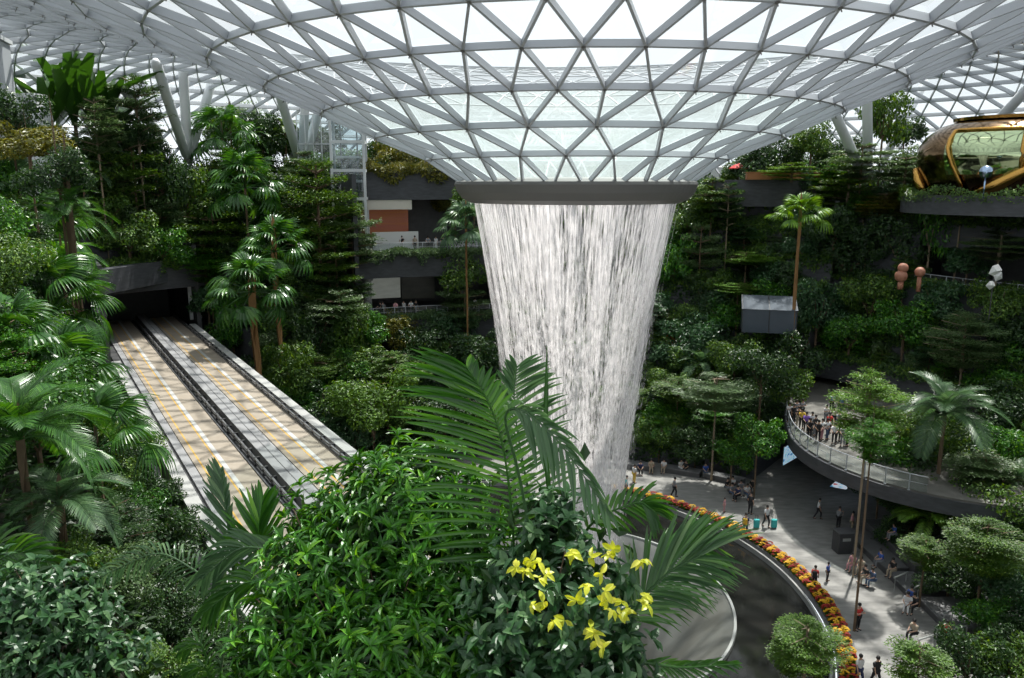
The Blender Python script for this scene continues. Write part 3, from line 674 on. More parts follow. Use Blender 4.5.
def branches_tier(seed, tiers):
    rs = np.random.default_rng(seed); b = MB()
    b.tube([(0, 0, -1.0), (.02, 0, 0), (0, .02, .8)], [.045, .03, .012], 6)
    for t in range(tiers):
        z = -.75 + 1.5 * t / max(1, tiers - 1); rad = (.62, .88, 1.0, .96, .85, .62, .4)[min(6, t * 6 // max(1, tiers - 1))]
        for a in np.arange(0, 6.2, 1.25): a += rs.uniform(-.3, .3); b.tube([(0, 0, z - .08), (math.cos(a) * rad * .5, math.sin(a) * rad * .5, z), (math.cos(a) * rad * .85, math.sin(a) * rad * .85, z + .05)], [.018, .012, .006], 4)
    return b
def branches_round(seed):
    rs = np.random.default_rng(seed); b = MB(); b.tube([(0, 0, -1.0), (0, 0, -.3)], [.05, .04], 6)
    for a in np.arange(0, 6.2, 1.05): a += rs.uniform(-.3, .3); b.tube([(0, 0, -.6), (math.cos(a) * .3, math.sin(a) * .3, -.1), (math.cos(a) * .55, math.sin(a) * .55, rs.uniform(0, .4))], [.03, .02, .008], 5)
    return b
def fan_leaf(seed, nseg=18, spread=2.5, droop=.35):
    """one palmate leaf: petiole from the origin out along +y, blade of radiating pleated segments"""
    rs = np.random.default_rng(seed); V, F = [], []
    c0 = np.array([0, .75, .18]); L = .62
    for i in range(nseg):
        a = -spread / 2 * 1.0 + spread * i / (nseg - 1); a *= 1.0
        d = np.array([math.sin(a), math.cos(a), 0]); s_ = np.array([math.cos(a), -math.sin(a), 0]); l = L * (1 - .18 * abs(a) / (spread / 2)) * rs.uniform(.92, 1.05)
        w1 = spread / nseg * .62 * l * .52
        pts = []
        for t, wk in ((0.02, .1), (.35, .75), (.62, 1.0), (.82, .55), (1.0, .02)):
            z = -droop * t ** 2.6 * l * 1.2 - .08 * abs(a) * t; p = c0 + d * (l * t * (1 - .15 * t * t)) + (0, 0, z); w_k = w1 * wk
            pts += [p - s_ * w_k + (0, 0, .012), p, p + s_ * w_k + (0, 0, .012)]
        o = len(V); V += pts
        for k in range(4):
            b_ = o + k * 3; F += [(b_, b_ + 1, b_ + 4, b_ + 3), (b_ + 1, b_ + 2, b_ + 5, b_ + 4)]
    # petiole
    o = len(V); w_ = .012
    for t, z in ((0, 0), (.4, .12), (.75, .18)): V += [(-w_, t, z), (w_, t, z), (0, t, z + w_ * 1.6)]
    for k in range(2):
        for j in range(3): F.append((o + k * 3 + j, o + k * 3 + (j + 1) % 3, o + k * 3 + 3 + (j + 1) % 3, o + k * 3 + 3 + j))
    return np.array(V, dtype=float), np.array(F)
def feather_leaf(seed, pairs=26, droop=.55, width=.30, lw=.020, hang=.25, rise=.55, seg=3, up=.35, stalk=.12):
    """one pinnate leaf of unit length leaving the origin along +y and arching over"""
    rs = np.random.default_rng(seed); V, F = [], []
    def rach(t): return np.array([0.0, t * (1 - .22 * t * t * droop), rise * t - (rise * .55 + droop) * t * t])
    n = 12; o = 0
    for i in range(n + 1):
        t = i / n; p = rach(t); w_ = .011 * (1 - .8 * t) + .002
        V += [p + (-w_, 0, 0), p + (w_, 0, 0), p + (0, 0, w_ * 1.8)]
    for i in range(n):
        for j in range(3): F.append((i * 3 + j, i * 3 + (j + 1) % 3, i * 3 + 3 + (j + 1) % 3, i * 3 + 3 + j))
    for k in range(pairs):
        t = stalk + (1 - stalk) * (k + .5) / pairs; p = rach(t); T = nrm(rach(min(1, t + .02)) - rach(t - .02)); upv = nrm(np.cross((1, 0, 0), T)); upv = upv if upv[2] > 0 else -upv
        prof_ = math.sin(PI * (.12 + .85 * (t - stalk) / (1 - stalk))) ** .6
        for sgn in (-1, 1):
            ln = width * prof_ * rs.uniform(.9, 1.1); fwd_ = .55 + .5 * t
            d = nrm(np.array([sgn, 0, 0]) + T * fwd_ + upv * up); wv = nrm(np.cross(d, upv)) ; o = len(V)
            for i in range(seg + 1):
                s_ = i / seg; q_ = p + d * ln * s_ + np.array([0, 0, -hang * ln * s_ * s_ * rs.uniform(.8, 1.3)]); wk = lw * (.35, 1, .8, .05)[int(round(s_ * 3))] if seg == 3 else lw * (math.sin(PI * (.15 + .83 * s_)))
                V += [q_ - wv * wk * .5 + upv * wk * .15, q_, q_ + wv * wk * .5 + upv * wk * .15]
            for i in range(seg):
                b_ = o + i * 3; F += [(b_, b_ + 1, b_ + 4, b_ + 3), (b_ + 1, b_ + 2, b_ + 5, b_ + 4)]
    return np.array(V, dtype=float), np.array(F)
def paddle_leaf(seed):
    V, F = [], []; n = 9
    for i in range(n + 1):
        t = i / n; y = .08 + t * .92; z = -.25 * t * t; w_ = .085 * math.sin(PI * (.08 + .86 * t)) ** .5
        if t < .35: w_ = .012 if t < .3 else w_ * .6
        V += [(-w_, y, z + w_ * .25), (0, y, z), (w_, y, z + w_ * .25)]
    for i in range(n): b_ = i * 3; F += [(b_, b_ + 1, b_ + 4, b_ + 3), (b_ + 1, b_ + 2, b_ + 5, b_ + 4)]
    return np.array(V, dtype=float), np.array(F)
PM = {}   # shared meshes
def pm(key, fn, mats, smooth=False):
    if key not in PM:
        r = fn(); PM[key] = r.mesh(key[0], mats) if isinstance(r, MB) else npmesh(key[0], r[0], r[1], mats, smooth=smooth)
    return PM[key]
def tree(p, s, kind, col, label, cat='tree', group=None, flat=1.0, bark='trunk', rz=None, name=None, gz=None, lean=(0, 0)):
    """p: crown centre, s: crown radius; the trunk reaches down to the ground there"""
    i = sum(map(ord, label)) % 3; g0 = terrain(p[0], p[1]) if gz is None else gz; g0 = min(g0, p[2] - s * .5)
    nm = name or {'round': 'broadleaf_tree', 'tier': 'tiered_tree', 'shrub': 'round_shrub', 'tallround': 'broadleaf_tree', 'fern': 'understorey_shrub'}[kind]
    root = empty(nm, (p[0] + lean[0], p[1] + lean[1], g0), label, cat, group); h = p[2] - g0
    rz = random.uniform(0, 6.28) if rz is None else rz; off_ = (-lean[0], -lean[1], h)
    big = FPX * s / p[1]                              # its size in view decides how many leaves it needs
    q_ = 0 if big > 42 else 1 if big > 22 else 2
    n = (7000, 3600, 1900)[q_]; lf = (.085, .12, .17)[q_]
    if kind == 'tier':
        me = pm(('foliage', kind, i, col, q_), lambda: crown_tier(10 + i, int(n * 1.7), 5 + i, lf * .75), [G[col]]); bm_ = pm(('branches', kind, i, bark), lambda: branches_tier(20 + i, 5 + i), [M[bark]])
    else:
        me = pm(('foliage', 'round', i, col, q_), lambda: crown_round(10 + i, n, 11 + i, lf), [G[col]]); bm_ = pm(('branches', 'round', i, bark), lambda: branches_round(20 + i), [M[bark]])
    link('foliage', me, root, off_, (0, 0, rz), (s, s, s * flat)); link('branches', bm_, root, off_, (0, 0, rz), (s, s, s * flat))
    if h > s * .9:
        tk = pm(('trunk', 't', bark), lambda: (lambda b: (b.tube([(0, 0, 0), (.3, .1, .35), (-.1, .2, .7), (0, 0, 1)], [1.25, 1, .9, .75], 8), b)[1])(MB()), [M[bark]])
        o = link('trunk', tk, root, (0, 0, -.1), (0, 0, rz), (.045 + .012 * s, .045 + .012 * s, h - s * .55)); 
        if lean != (0, 0): o.rotation_euler = (math.atan2(lean[1], h) , -math.atan2(lean[0], h), 0)
    return root
def palm(p, s, kind, col, label, nf=16, cat='palm', group=None, bark='trunk', el=(-.35, 1.2), trunk=True, gz=None, name=None, seedk=0, lean=(0, 0), arc=None, det=None, tr_r=None):
    """p: point the leaves spring from, s: leaf length"""
    g0 = terrain(p[0], p[1]) if gz is None else gz
    nm = name or {'fan': 'fan_palm', 'feather': 'feather_palm', 'paddle': 'paddle_leaved_palm'}[kind]
    g0 = min(g0, p[2] - .3); root = empty(nm, (p[0] + lean[0], p[1] + lean[1], g0), label, cat, group); h = p[2] - g0
    big = FPX * s / p[1]; rs = random.Random(sum(map(ord, label)) + seedk)
    for k in range(nf):
        v = k % 3
        if kind == 'fan': me = pm(('frond', 'fan', v, col, big > 60), lambda: fan_leaf(v, 26 if big > 60 else 15, 3.4 if v else 3.0, .25 + .2 * v), [G[col]])
        elif kind == 'feather': me = pm(('frond', 'fe', v, col, big > 60), lambda: feather_leaf(v, 42 if big > 60 else 22, .45 + .15 * v, .30, .017 if big > 60 else .03), [G[col]])
        else: me = pm(('frond', 'pa', 0, col), lambda: paddle_leaf(0), [G[col]], True)
        az = (2.399963 * k + rs.uniform(-.2, .2)) if arc is None else arc[0] + (arc[1] - arc[0]) * ((k * .618) % 1)
        f = k / max(1, nf - 1); e_ = el[0] + (el[1] - el[0]) * f + rs.uniform(-.1, .1)
        sl = s * rs.uniform(.85, 1.1) * (1 - .15 * f)
        mt = Matrix.Rotation(az, 4, 'Z') @ Matrix.Rotation(e_, 4, 'X')
        o = link('frond', me, root); o.matrix_local = Matrix.Translation((-lean[0], -lean[1], h)) @ mt @ Matrix.Diagonal((sl, sl, sl, 1))
    if trunk and h > .5:
        tk = pm(('trunk', 'p', bark), lambda: (lambda b: (b.tube([(0, 0, 0), (.2, .1, .3), (0, .1, .7), (0, 0, 1)], [1.2, .95, .9, 1.0], 9), b)[1])(MB()), [M[bark]])
        r_ = tr_r or (.08 + .012 * s); o = link('trunk', tk, root, (0, 0, -.1), (0, 0, 0), (r_, r_, h + .1))
        if lean != (0, 0): o.rotation_euler = (math.atan2(lean[1], h), -math.atan2(lean[0], h), 0)
    return root

# ---- undergrowth that nobody could count: leaves over every terrace tread and hanging over its edge
def stuff(name, P, Nn, lf, col, label, kind='low', cat='undergrowth', seed=0):
    rs = np.random.default_rng(seed); m = len(P)
    D = nrm(np.cross(Nn, rdir(rs, m)) + np.asarray(Nn) * .4 + (0, 0, -.2)); NN = nrm(np.asarray(Nn) + (0, 0, .7) + rdir(rs, m) * .4)
    v, f = leaves(P, D, NN, lf * rs.uniform(.6, 1.4, m), lf * .5 * rs.uniform(.7, 1.2, m), kind)
    o = link(name, npmesh(name, v, f, [G[col]])); return tag(o, label, cat, None, 'stuff')
def lump(a, b, seed=0): return .5 + .25 * np.sin(a * 1.3 + seed) * np.cos(b * 1.7 + seed * 2) + .25 * np.sin(a * .47 + b * .9 + seed * 3) 
def terrace_green(name, a0, a1, steps, per_m, lf, col, label, sc=None, seed=0, hmax=1.6, hang=1.2, skip=None):
    """steps: (r, z, r_next): a mounded hedge on each tread, with creepers down the riser"""
    rs = np.random.default_rng(seed); PP, NN = [], []
    for si, (r, z, r2) in enumerate(steps):
        arc = R(a1 - a0) * r; k = int(arc * per_m)
        a = rs.uniform(a0, a1, k); u = rs.random(k)
        hh = hmax * np.clip(lump(a * 1.1, np.full(k, si * 2.0), seed + si), .1, 1)
        dz = rs.random(k); rr_ = np.where(dz < .35, r - .15 + rs.normal(size=k) * .12, r + .1 + u * (r2 - r - .2))
        top = z + hh * np.clip(np.sin(PI * np.clip((rr_ - r + .5) / (r2 - r + .9), 0, 1)), .35, 1) * rs.uniform(.75, 1.0, k)
        hl = hang * np.clip(lump(a * 2.3, np.full(k, si * 5.0), seed + 9), 0, 1) ** 1.5
        zz_ = np.where(dz < .35, z + .5 - rs.random(k) * (hl * 1.6 + .3), top)
        if sc is not None: f = np.array([sc(x) for x in a]); rr_ = rr_ * f
        ar = np.radians(a); PP.append(np.stack([AX + rr_ * np.sin(ar), AY + rr_ * np.cos(ar), zz_], 1))
        inn = np.stack([-np.sin(ar), -np.cos(ar), np.where(dz < .35, .3, .9)], 1); NN.append(nrm(inn + rdir(rs, k) * .5))
    P = np.concatenate(PP); N_ = np.concatenate(NN)
    if skip is not None: keep = ~skip(P); P, N_ = P[keep], N_[keep]
    return stuff(name, P, N_, lf, col, label, seed=seed)
def st3(st, last=54): return [(r, z, (st[i + 1][0] if i + 1 < len(st) else last)) for i, (r, z) in enumerate(st)]
def in_track(P): lat = P[:, 0] * NV[0] + P[:, 1] * NV[1]; al = P[:, 0] * U[0] + P[:, 1] * U[1]; return (lat > 4.3) & (lat < 14.6) & (al < 74) & (P[:, 2] > -18)
terrace_green('undergrowth', -6, 38, st3(SLOPE, 56), 230, .36, 'mid', 'mixed mid green undergrowth over the terraces right of the waterfall', seed=1, hmax=1.7)
terrace_green('undergrowth', -6, 38, st3(SLOPE, 56), 130, .42, 'dark', 'dark undergrowth threaded through the terraces right of the waterfall', seed=2, hmax=2.3, hang=2)
terrace_green('undergrowth', -42, -26, st3(SLOPE, 56), 230, .40, 'mid', 'mixed undergrowth on the terraces between tunnel and lift', seed=3, hmax=2.0)
terrace_green('undergrowth', -42, -26, st3(SLOPE, 56), 120, .46, 'dark', 'dark undergrowth on the terraces between tunnel and lift', seed=4, hmax=2.5, hang=2)
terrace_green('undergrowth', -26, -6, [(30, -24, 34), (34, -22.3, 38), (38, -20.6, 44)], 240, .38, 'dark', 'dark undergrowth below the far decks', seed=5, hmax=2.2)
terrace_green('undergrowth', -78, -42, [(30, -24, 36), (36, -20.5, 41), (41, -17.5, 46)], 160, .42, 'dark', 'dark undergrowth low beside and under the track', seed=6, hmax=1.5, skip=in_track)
terrace_green('undergrowth', -64, -42, [(50.5, -7.8, 52.5), (52.5, -4.8, 54), (54, -1.6, 57)], 330, .36, 'mid', 'hedge rows and creepers above the tunnel mouth', seed=7, hmax=1.6, hang=.8)
terrace_green('deck_edge_creeper', -26, -6, [(47.0, -7.7, 47.5), (45.4, -14.7, 46.0)], 330, .30, 'sage', 'light green creeper spilling over the far deck edges', seed=8, hmax=.7, hang=.9)
terrace_green('deck_edge_creeper', -26, -6, [(51.4, 1.5, 54)], 260, .42, 'olive', 'yellow green creeper over the highest far fascia', seed=9, hmax=2.0, hang=1.6)
EST = [(44.5, -17, 46.5), (46.5, -14.8, 48.2), (48.2, -12.3, 49.6), (49.6, -9.6, 50.4), (51, -3.5, 52.5), (52.5, -1.6, 55)]
terrace_green('undergrowth', 37, 92, EST, 190, .36, 'mid', 'leafy hedge rows on the right hand terraces', sc=scE, seed=10, hmax=1.0, hang=.35)
terrace_green('undergrowth', 37, 92, EST, 110, .36, 'dark', 'dark creepers and hedges on the right hand terraces', sc=scE, seed=11, hmax=1.2, hang=.6)
terrace_green('pavilion_hedge', 50, 92, [(52.2, -1.6, 53.4)], 420, .30, 'mid', 'clipped green hedge on the terrace edge before the bronze pavilion', sc=scE, seed=14, hmax=2.2, hang=.3)
terrace_green('undergrowth', 66, 126, [(25.5, -25.2, 28), (28, -24, 31), (31, -22.4, 34.5), (34.5, -20.8, 38.5), (38.5, -19.6, 44)], 200, .32, 'dark', 'dark undergrowth behind the stone seating steps', seed=12, hmax=1.6)
for a0, a1, sd2 in ((-100, -42, 21), (-42, 10, 22), (10, 100, 23)):
    terrace_green('skyline_hedge', a0, a1, [(56, -1.6, 60), (60, -1.6, 64), (64, -1.6, 69)], 70, .55, 'dark', ('hedge mass on the top level above the tunnel', 'hedge mass on the top level behind the lift', 'hedge mass on the top level at right')[sd2 - 21], seed=sd2, hmax=4.6, hang=0)
# west bank ground cover
rs = np.random.default_rng(31); k = 42000
al = rs.uniform(2, 70, k); lt = 4.2 - 13 * rs.random(k) ** 1.3
zb = np.array([bank_z(l, a) for l, a in zip(lt, al)]); hh = np.clip(lump(lt * 1.1, al * .9, 3), .05, 1) * 2.2 * np.clip((4.6 - lt) / 3, .1, 1)
P = NV * lt[:, None] + U * al[:, None] + np.stack([np.zeros(k), np.zeros(k), zb + hh * rs.uniform(.3, 1, k)], 1)
stuff('ground_cover', P, nrm(np.array([0, 0, 1.0]) + rdir(rs, k) * .7), .34, 'dark', 'dark ground cover on the bank left of the track', seed=31)

# ---- individual trees, palms and shrubs
def settle(px, py, Y, rp, hf, h0):
    """follow the line of sight until the crown is about hf radii + h0 metres above the terrace below it"""
    best = None
    for y in np.arange(max(14, Y * .72), min(112, Y * 1.5), .5):
        p = at(px, py, y); s = rp / FPX * y; lt = p[0] * NV[0] + p[1] * NV[1]; al = p[0] * U[0] + p[1] * U[1]
        if 4.2 < lt < 14.8 and al < 78: continue
        e_ = abs(p[2] - terrain(p[0], p[1]) - (s * hf + h0)) + .03 * abs(y - Y)
        if best is None or e_ < best[0]: best = (e_, y)
    return best[1] if best else Y
def T(px, py, Y, rp, kind, col, label, hf=None, **k):
    if 'gz' not in k: Y = settle(px, py, Y, rp, hf or (1.3 if kind != 'tier' else 1.6), .3 if kind != 'tier' else 1.2)
    rp = rp * 1.15 if kind != 'tier' else rp * 1.1
    return tree(at(px, py, Y), rp / FPX * Y, kind, col, label, **k)
def PL(px, py, Y, rp, kind, col, label, hf=.5, h0=1.5, **k):
    if 'gz' not in k: Y = settle(px, py, Y, rp, hf, h0)
    return palm(at(px, py, Y), rp / FPX * Y, kind, col, label, **k)
# left side, near bank
PL(48, 312, 34, 62, 'fan', 'palm', 'broad fan palm with a yellowing heart, its crown just left of the tunnel mouth', nf=30, el=(-.7, 1.3))
PL(40, 240, 38, 52, 'fan', 'palm', 'fan palm directly above the yellow hearted one beside the tunnel', nf=24, el=(-.7, 1.3))
PL(62, 385, 28, 60, 'fan', 'palm', 'low fan palm below the yellow hearted one, by the track parapet', nf=22, el=(-.6, 1.2))
PL(8, 345, 30, 58, 'fan', 'palm', 'dark fan palm at the left edge below the tunnel level', nf=20, el=(-.6, 1.2))
PL(20, 195, 40, 66, 'feather', 'greypalm', 'grey green feather palm arching in from the left edge', nf=14, el=(.0, 1.3))
PL(68, 222, 44, 48, 'feather', 'palm', 'small feather palm beside the grey arching one', nf=12, el=(.0, 1.2))
PL(62, 262, 36, 44, 'feather', 'bright', 'bright arching feather palm above the fan palms', nf=10, el=(.1, 1.2))
PL(20, 440, 19, 112, 'feather', 'palm', 'large lush feather palm at left reaching toward the track parapet', nf=20, el=(-.25, 1.25))
PL(96, 450, 21, 74, 'fan', 'palm', 'broad leaved palm leaning over the dark gap beside the parapet', nf=14, el=(-.3, 1.1))
PL(60, 505, 17, 84, 'feather', 'greypalm', 'drooping grey feather palm low on the left bank', nf=14, el=(-.4, 1.0))
T(28, 142, 40, 32, 'round', 'olive', 'yellow green fine leaved tree before the ventilation shaft', flat=.7)
T(10, 118, 46, 30, 'round', 'dark', 'dark rounded tree at the left edge under the white tower')
for x, y, Y, r, lb in ((50, 142, 76, 84, 'green paddle leaved palm nearest the ventilation shaft'), (76, 132, 77, 98, 'tallest dark paddle leaved palm at upper left'), (102, 144, 78, 78, 'paddle leaved palm right of the tallest one')):
    PL(x, y, Y, r, 'paddle', 'paddle', lb, nf=17, el=(.8, 1.5), gz=-1.6)
T(96, 126, 74, 26, 'tier', 'sage', 'slim tiered tree in front of the paddle leaved palms', flat=1.1, gz=-3, bark='palebark')
T(136, 112, 78, 32, 'tier', 'sage', 'slim tiered tree between paddle leaved palms and left columns', flat=1.1, gz=-3, bark='palebark')
T(122, 170, 78, 36, 'tier', 'mid', 'layered tree standing over the hedge above the tunnel', flat=1.2, gz=-4.8, bark='palebark')
T(98, 165, 78, 34, 'round', 'dark', 'dark bushy tree below the paddle leaved palms', gz=-4.8)
T(60, 180, 76, 34, 'round', 'dark', 'dark bushy tree left of the bushy one below the paddle leaved palms', gz=-4.8)
T(160, 166, 64, 24, 'round', 'dark', 'ivy clad dark tree left of the left column trio', flat=1.8)
T(184, 196, 66, 24, 'round', 'mid', 'bushy tree at the foot of the left column trio', flat=1.5)
PL(82, 172, 50, 34, 'feather', 'greypalm', 'small pale palm under the slim tiered trees', nf=12)
PL(70, 205, 46, 32, 'feather', 'palm', 'short palm above the hedge left of the tunnel')
T(128, 235, 62, 26, 'shrub', 'mid', 'leafy shrub on the hedge left above the tunnel lintel', cat='shrub')
T(162, 245, 66, 22, 'shrub', 'bright', 'bright shrub over the middle of the tunnel lintel', cat='shrub')
T(58, 172, 43, 30, 'round', 'dark', 'dark bushy tree at the foot of the nearest paddle leaved palm')
T(98, 190, 77, 34, 'round', 'mid', 'bushy tree in front of the slender stems of the paddle leaved palms', gz=-4.8)
T(160, 492, 24, 24, 'round', 'dark', 'dark bush against the outer face of the track parapet', cat='shrub', hf=1.0)
T(140, 450, 28, 22, 'round', 'mid', 'leafy bush by the outer face of the track parapet', cat='shrub', hf=1.0)
T(184, 530, 21, 26, 'round', 'dark', 'dark bush against the parapet above the drooping grey frond', cat='shrub', hf=1.0)
T(150, 665, 15, 40, 'round', 'mid', 'low fine leaved mossy green shrub right of the bottom left shrub', cat='shrub', hf=.8)
T(205, 672, 15, 34, 'round', 'dark', 'dark low shrub between the mossy shrub and the small low palm', cat='shrub', hf=.8)
# skyline trees, left half
for x, y, Y, r, k, c, lb in (
    (224, 128, 96, 18, 'round', 'mid', 'skyline tree right of the left column trio'), (236, 128, 100, 24, 'round', 'mid', 'rounded skyline tree with bright top between the column trios'),
    (262, 133, 98, 24, 'round', 'dark', 'dark skyline tree left of the leaning pale column'), (283, 140, 99, 20, 'round', 'mid', 'skyline tree just left of the lift column trio'),
    (322, 140, 102, 20, 'round', 'dark', 'skyline tree behind the lift column trio'), (398, 158, 98, 24, 'round', 'olive', 'yellow green tree on the fascia above the shop'),
    (430, 172, 100, 22, 'round', 'mid', 'leafy tree beside the yellow green one under the funnel edge'), (382, 150, 102, 16, 'round', 'mid', 'small tree between lift and yellow green tree'),
    (455, 200, 96, 20, 'round', 'olive', 'upright yellowish shrub at the right end of the shop level'), (130, 130, 78, 22, 'round', 'dark', 'dark skyline tree behind the slim tiered trees')):
    T(x, y, Y, r, k, c, lb, gz=-1.6 if y < 180 else -7.6)
PL(222, 138, 88, 34, 'fan', 'palm', 'fan palm rising between the two column trios', nf=20, gz=-1.6, el=(-.6, 1.3))
PL(230, 122, 92, 26, 'feather', 'palm', 'feather palm right behind the left column trio', nf=14, gz=-1.6)
PL(248, 140, 94, 26, 'feather', 'palm', 'feather palm near the yellow railing between the trios', nf=14, gz=-1.6)
PL(285, 130, 97, 22, 'feather', 'mid', 'feather palm just left of the lift column trio', nf=12, gz=-1.6)
PL(308, 135, 99, 22, 'feather', 'mid', 'feather palm seen between the lift trio columns', nf=12, gz=-1.6)
# trackside and centre left
PL(245, 188, 80, 38, 'fan', 'palm', 'tall dark fan palm on a slim trunk above the fan palm pair', nf=24, el=(-.8, 1.3), gz=-9)
PL(252, 292, 68, 40, 'fan', 'palm', 'stocky fan palm beside the track parapet, the nearer of the pair', nf=26, el=(-.8, 1.3), bark='orangebark', tr_r=.36, gz=-17.8)
PL(274, 252, 73, 36, 'fan', 'palm', 'fan palm of the trackside pair standing farther back', nf=24, el=(-.7, 1.3), bark='orangebark', tr_r=.28, gz=-17)
T(318, 215, 80, 42, 'tier', 'mid', 'large layered tree with dark tiers left of the lift', flat=1.3)
T(305, 172, 84, 26, 'tier', 'sage', 'flat topped pale tree at the foot of the lift column trio', flat=.8)
T(280, 195, 82, 22, 'round', 'dark', 'dark shrubby tree left of the flat topped pale tree')
T(214, 235, 74, 34, 'tier', 'mid', 'layered tree over the right end of the tunnel lintel', flat=1.0)
T(205, 262, 70, 26, 'tier', 'bright', 'bright layered tree right of the tunnel lintel', flat=.8)
T(296, 232, 76, 26, 'tier', 'dark', 'dark layered tree behind the farther trackside fan palm', flat=1.2)
T(352, 240, 84, 32, 'tier', 'sage', 'layered tree with wide pale branches at the left end of the far deck', flat=.9)
T(336, 268, 80, 28, 'tier', 'mid', 'layered tree below the far deck end', flat=1.0)
T(232, 322, 58, 22, 'round', 'bright', 'narrow bright tree at the parapet near the tunnel', flat=1.8)
T(212, 300, 62, 18, 'round', 'blue', 'grey leaved bush between the tunnel and the narrow bright tree', cat='shrub')
T(290, 370, 56, 26, 'round', 'mid', 'leafy bush by the parapet below the fan palm pair', cat='shrub', flat=1.3)
T(316, 335, 64, 22, 'round', 'dark', 'dark tree beside the sloping stair rail', flat=1.5)
T(346, 340, 66, 22, 'round', 'mid', 'upright leafy tree left of the lower far recess', flat=1.6)
T(340, 310, 74, 30, 'tier', 'sage', 'flat pale tree before the left end of the middle deck', flat=.7)
T(372, 402, 52, 42, 'round', 'fresh', 'broad soft green tree in front of the lower far recess', flat=.9)
T(396, 372, 60, 34, 'tier', 'mid', 'flat layered tree between recess and waterfall', flat=.6)
T(330, 400, 50, 24, 'round', 'dark', 'dark big leaved shrub left of the broad soft green tree', cat='shrub')
T(420, 345, 76, 22, 'round', 'dark', 'dark round tree inside the lower far recess')
T(445, 415, 56, 30, 'round', 'dark', 'dark tree low at the left side of the waterfall')
T(398, 330, 80, 20, 'round', 'olive', 'yellowish shrub in the lower far recess', cat='shrub')
T(352, 432, 46, 26, 'round', 'blue', 'blue green shrub just right of the track parapet', cat='shrub')
PL(466, 228, 82, 30, 'fan', 'greypalm', 'tall fan palm with brown trunk at the left edge of the waterfall', nf=22, bark='orangebark', el=(-.6, 1.3), gz=-14.6)
T(460, 270, 78, 24, 'round', 'mid', 'shrub on the deck edge beside the waterfall', cat='shrub')
T(464, 305, 72, 28, 'tier', 'sage', 'flat grey green tree left of the waterfall at middle deck level', flat=.8)
T(450, 330, 76, 22, 'round', 'blue', 'blue green tree below the flat grey green one by the waterfall')
T(474, 200, 90, 18, 'round', 'mid', 'dense shrub tucked under the funnel rim at left', cat='shrub', gz=-7.6)
T(478, 350, 72, 26, 'round', 'dark', 'dark tree touching the left side of the falling water')
# right of the waterfall
T(690, 215, 90, 24, 'round', 'mid', 'leafy tree close right of the funnel rim')
T(712, 198, 84, 28, 'tier', 'mid', 'layered tree under the funnel edge at right', flat=.7)
T(728, 205, 86, 16, 'tier', 'dark', 'very slim dark tree on a long pale trunk under the lookout deck', bark='palebark', flat=1.4, gz=-12)
T(672, 262, 84, 22, 'round', 'bright', 'bright leaved tree at the right edge of the waterfall', flat=1.4)
T(700, 252, 84, 24, 'tier', 'sage', 'slim grey layered tree right of the bright leaved one', flat=1.2)
T(746, 258, 82, 26, 'tier', 'lime', 'lime coloured flat tree above the grey tent', flat=.25)
T(738, 288, 80, 24, 'tier', 'lime', 'lower lime flat tree left of the grey tent', flat=.22)
T(714, 282, 82, 16, 'round', 'mid', 'small clipped tree between the two lime flat trees')
T(722, 315, 78, 17, 'round', 'bright', 'small bright ball shaped tree left below the grey tent')
T(776, 325, 74, 16, 'round', 'lime', 'lime conical shrub before the grey tent', cat='shrub', flat=1.4)
T(690, 340, 78, 26, 'round', 'blue', 'blue green shrub left of the ball shaped tree', cat='shrub')
T(673, 345, 76, 12, 'round', 'mid', 'little shrub beside the falling water', cat='shrub')
M['redflower'] = leafmat('leaf_orange_red_bloom', (.45, .07, .015), (.6, .12, .02), (.7, .2, .04)); G['red'] = M['redflower']
T(672, 344, 74, 8, 'round', 'red', 'orange red flowering bush right of the falling water', cat='shrub')
PL(800, 222, 74, 28, 'fan', 'lime', 'yellow green fan palm on a tall bare orange trunk', nf=20, bark='orangebark', el=(-.2, 1.35), gz=-12.4, tr_r=.16)
T(818, 308, 68, 24, 'round', 'blue', 'blue grey conical tree right of the orange palm trunk', flat=1.4)
T(792, 350, 66, 26, 'round', 'dark', 'dark tree below the blue grey conical one')
PL(700, 365, 74, 30, 'feather', 'greypalm', 'grey feather palm on the slope right of the falling water', nf=12)
T(735, 358, 74, 24, 'round', 'mid', 'leafy tree in the middle of the slope under the tent')
T(762, 372, 70, 26, 'round', 'dark', 'dark glossy tree left of the balcony recess')
T(790, 385, 66, 18, 'round', 'mid', 'shrub hanging above the balcony end', cat='shrub')
T(716, 392, 66, 42, 'tier', 'sage', 'wide flat crowned tree on a pale trunk behind the plaza benches', flat=.45, bark='palebark', gz=-26)
T(678, 390, 68, 26, 'tier', 'mid', 'flat crowned tree left of the wide one, by the falling water', flat=.5)
T(758, 432, 62, 22, 'round', 'bright', 'sunlit round tree before the dark undercroft', gz=-26)
T(760, 400, 66, 24, 'round', 'dark', 'dark tree behind the sunlit round one')
T(660, 432, 66, 22, 'fern', 'mid', 'low shrub behind the seated people by the waterfall', cat='shrub')
PL(662, 428, 62, 22, 'feather', 'bright', 'bright tree fern behind the seated people', nf=12, el=(-.1, .9))
T(696, 440, 64, 20, 'round', 'dark', 'dark shrub behind the plaza benches', cat='shrub')
T(732, 455, 63, 16, 'round', 'bright', 'low bright shrub at the plaza edge before the undercroft', cat='shrub', gz=-26)
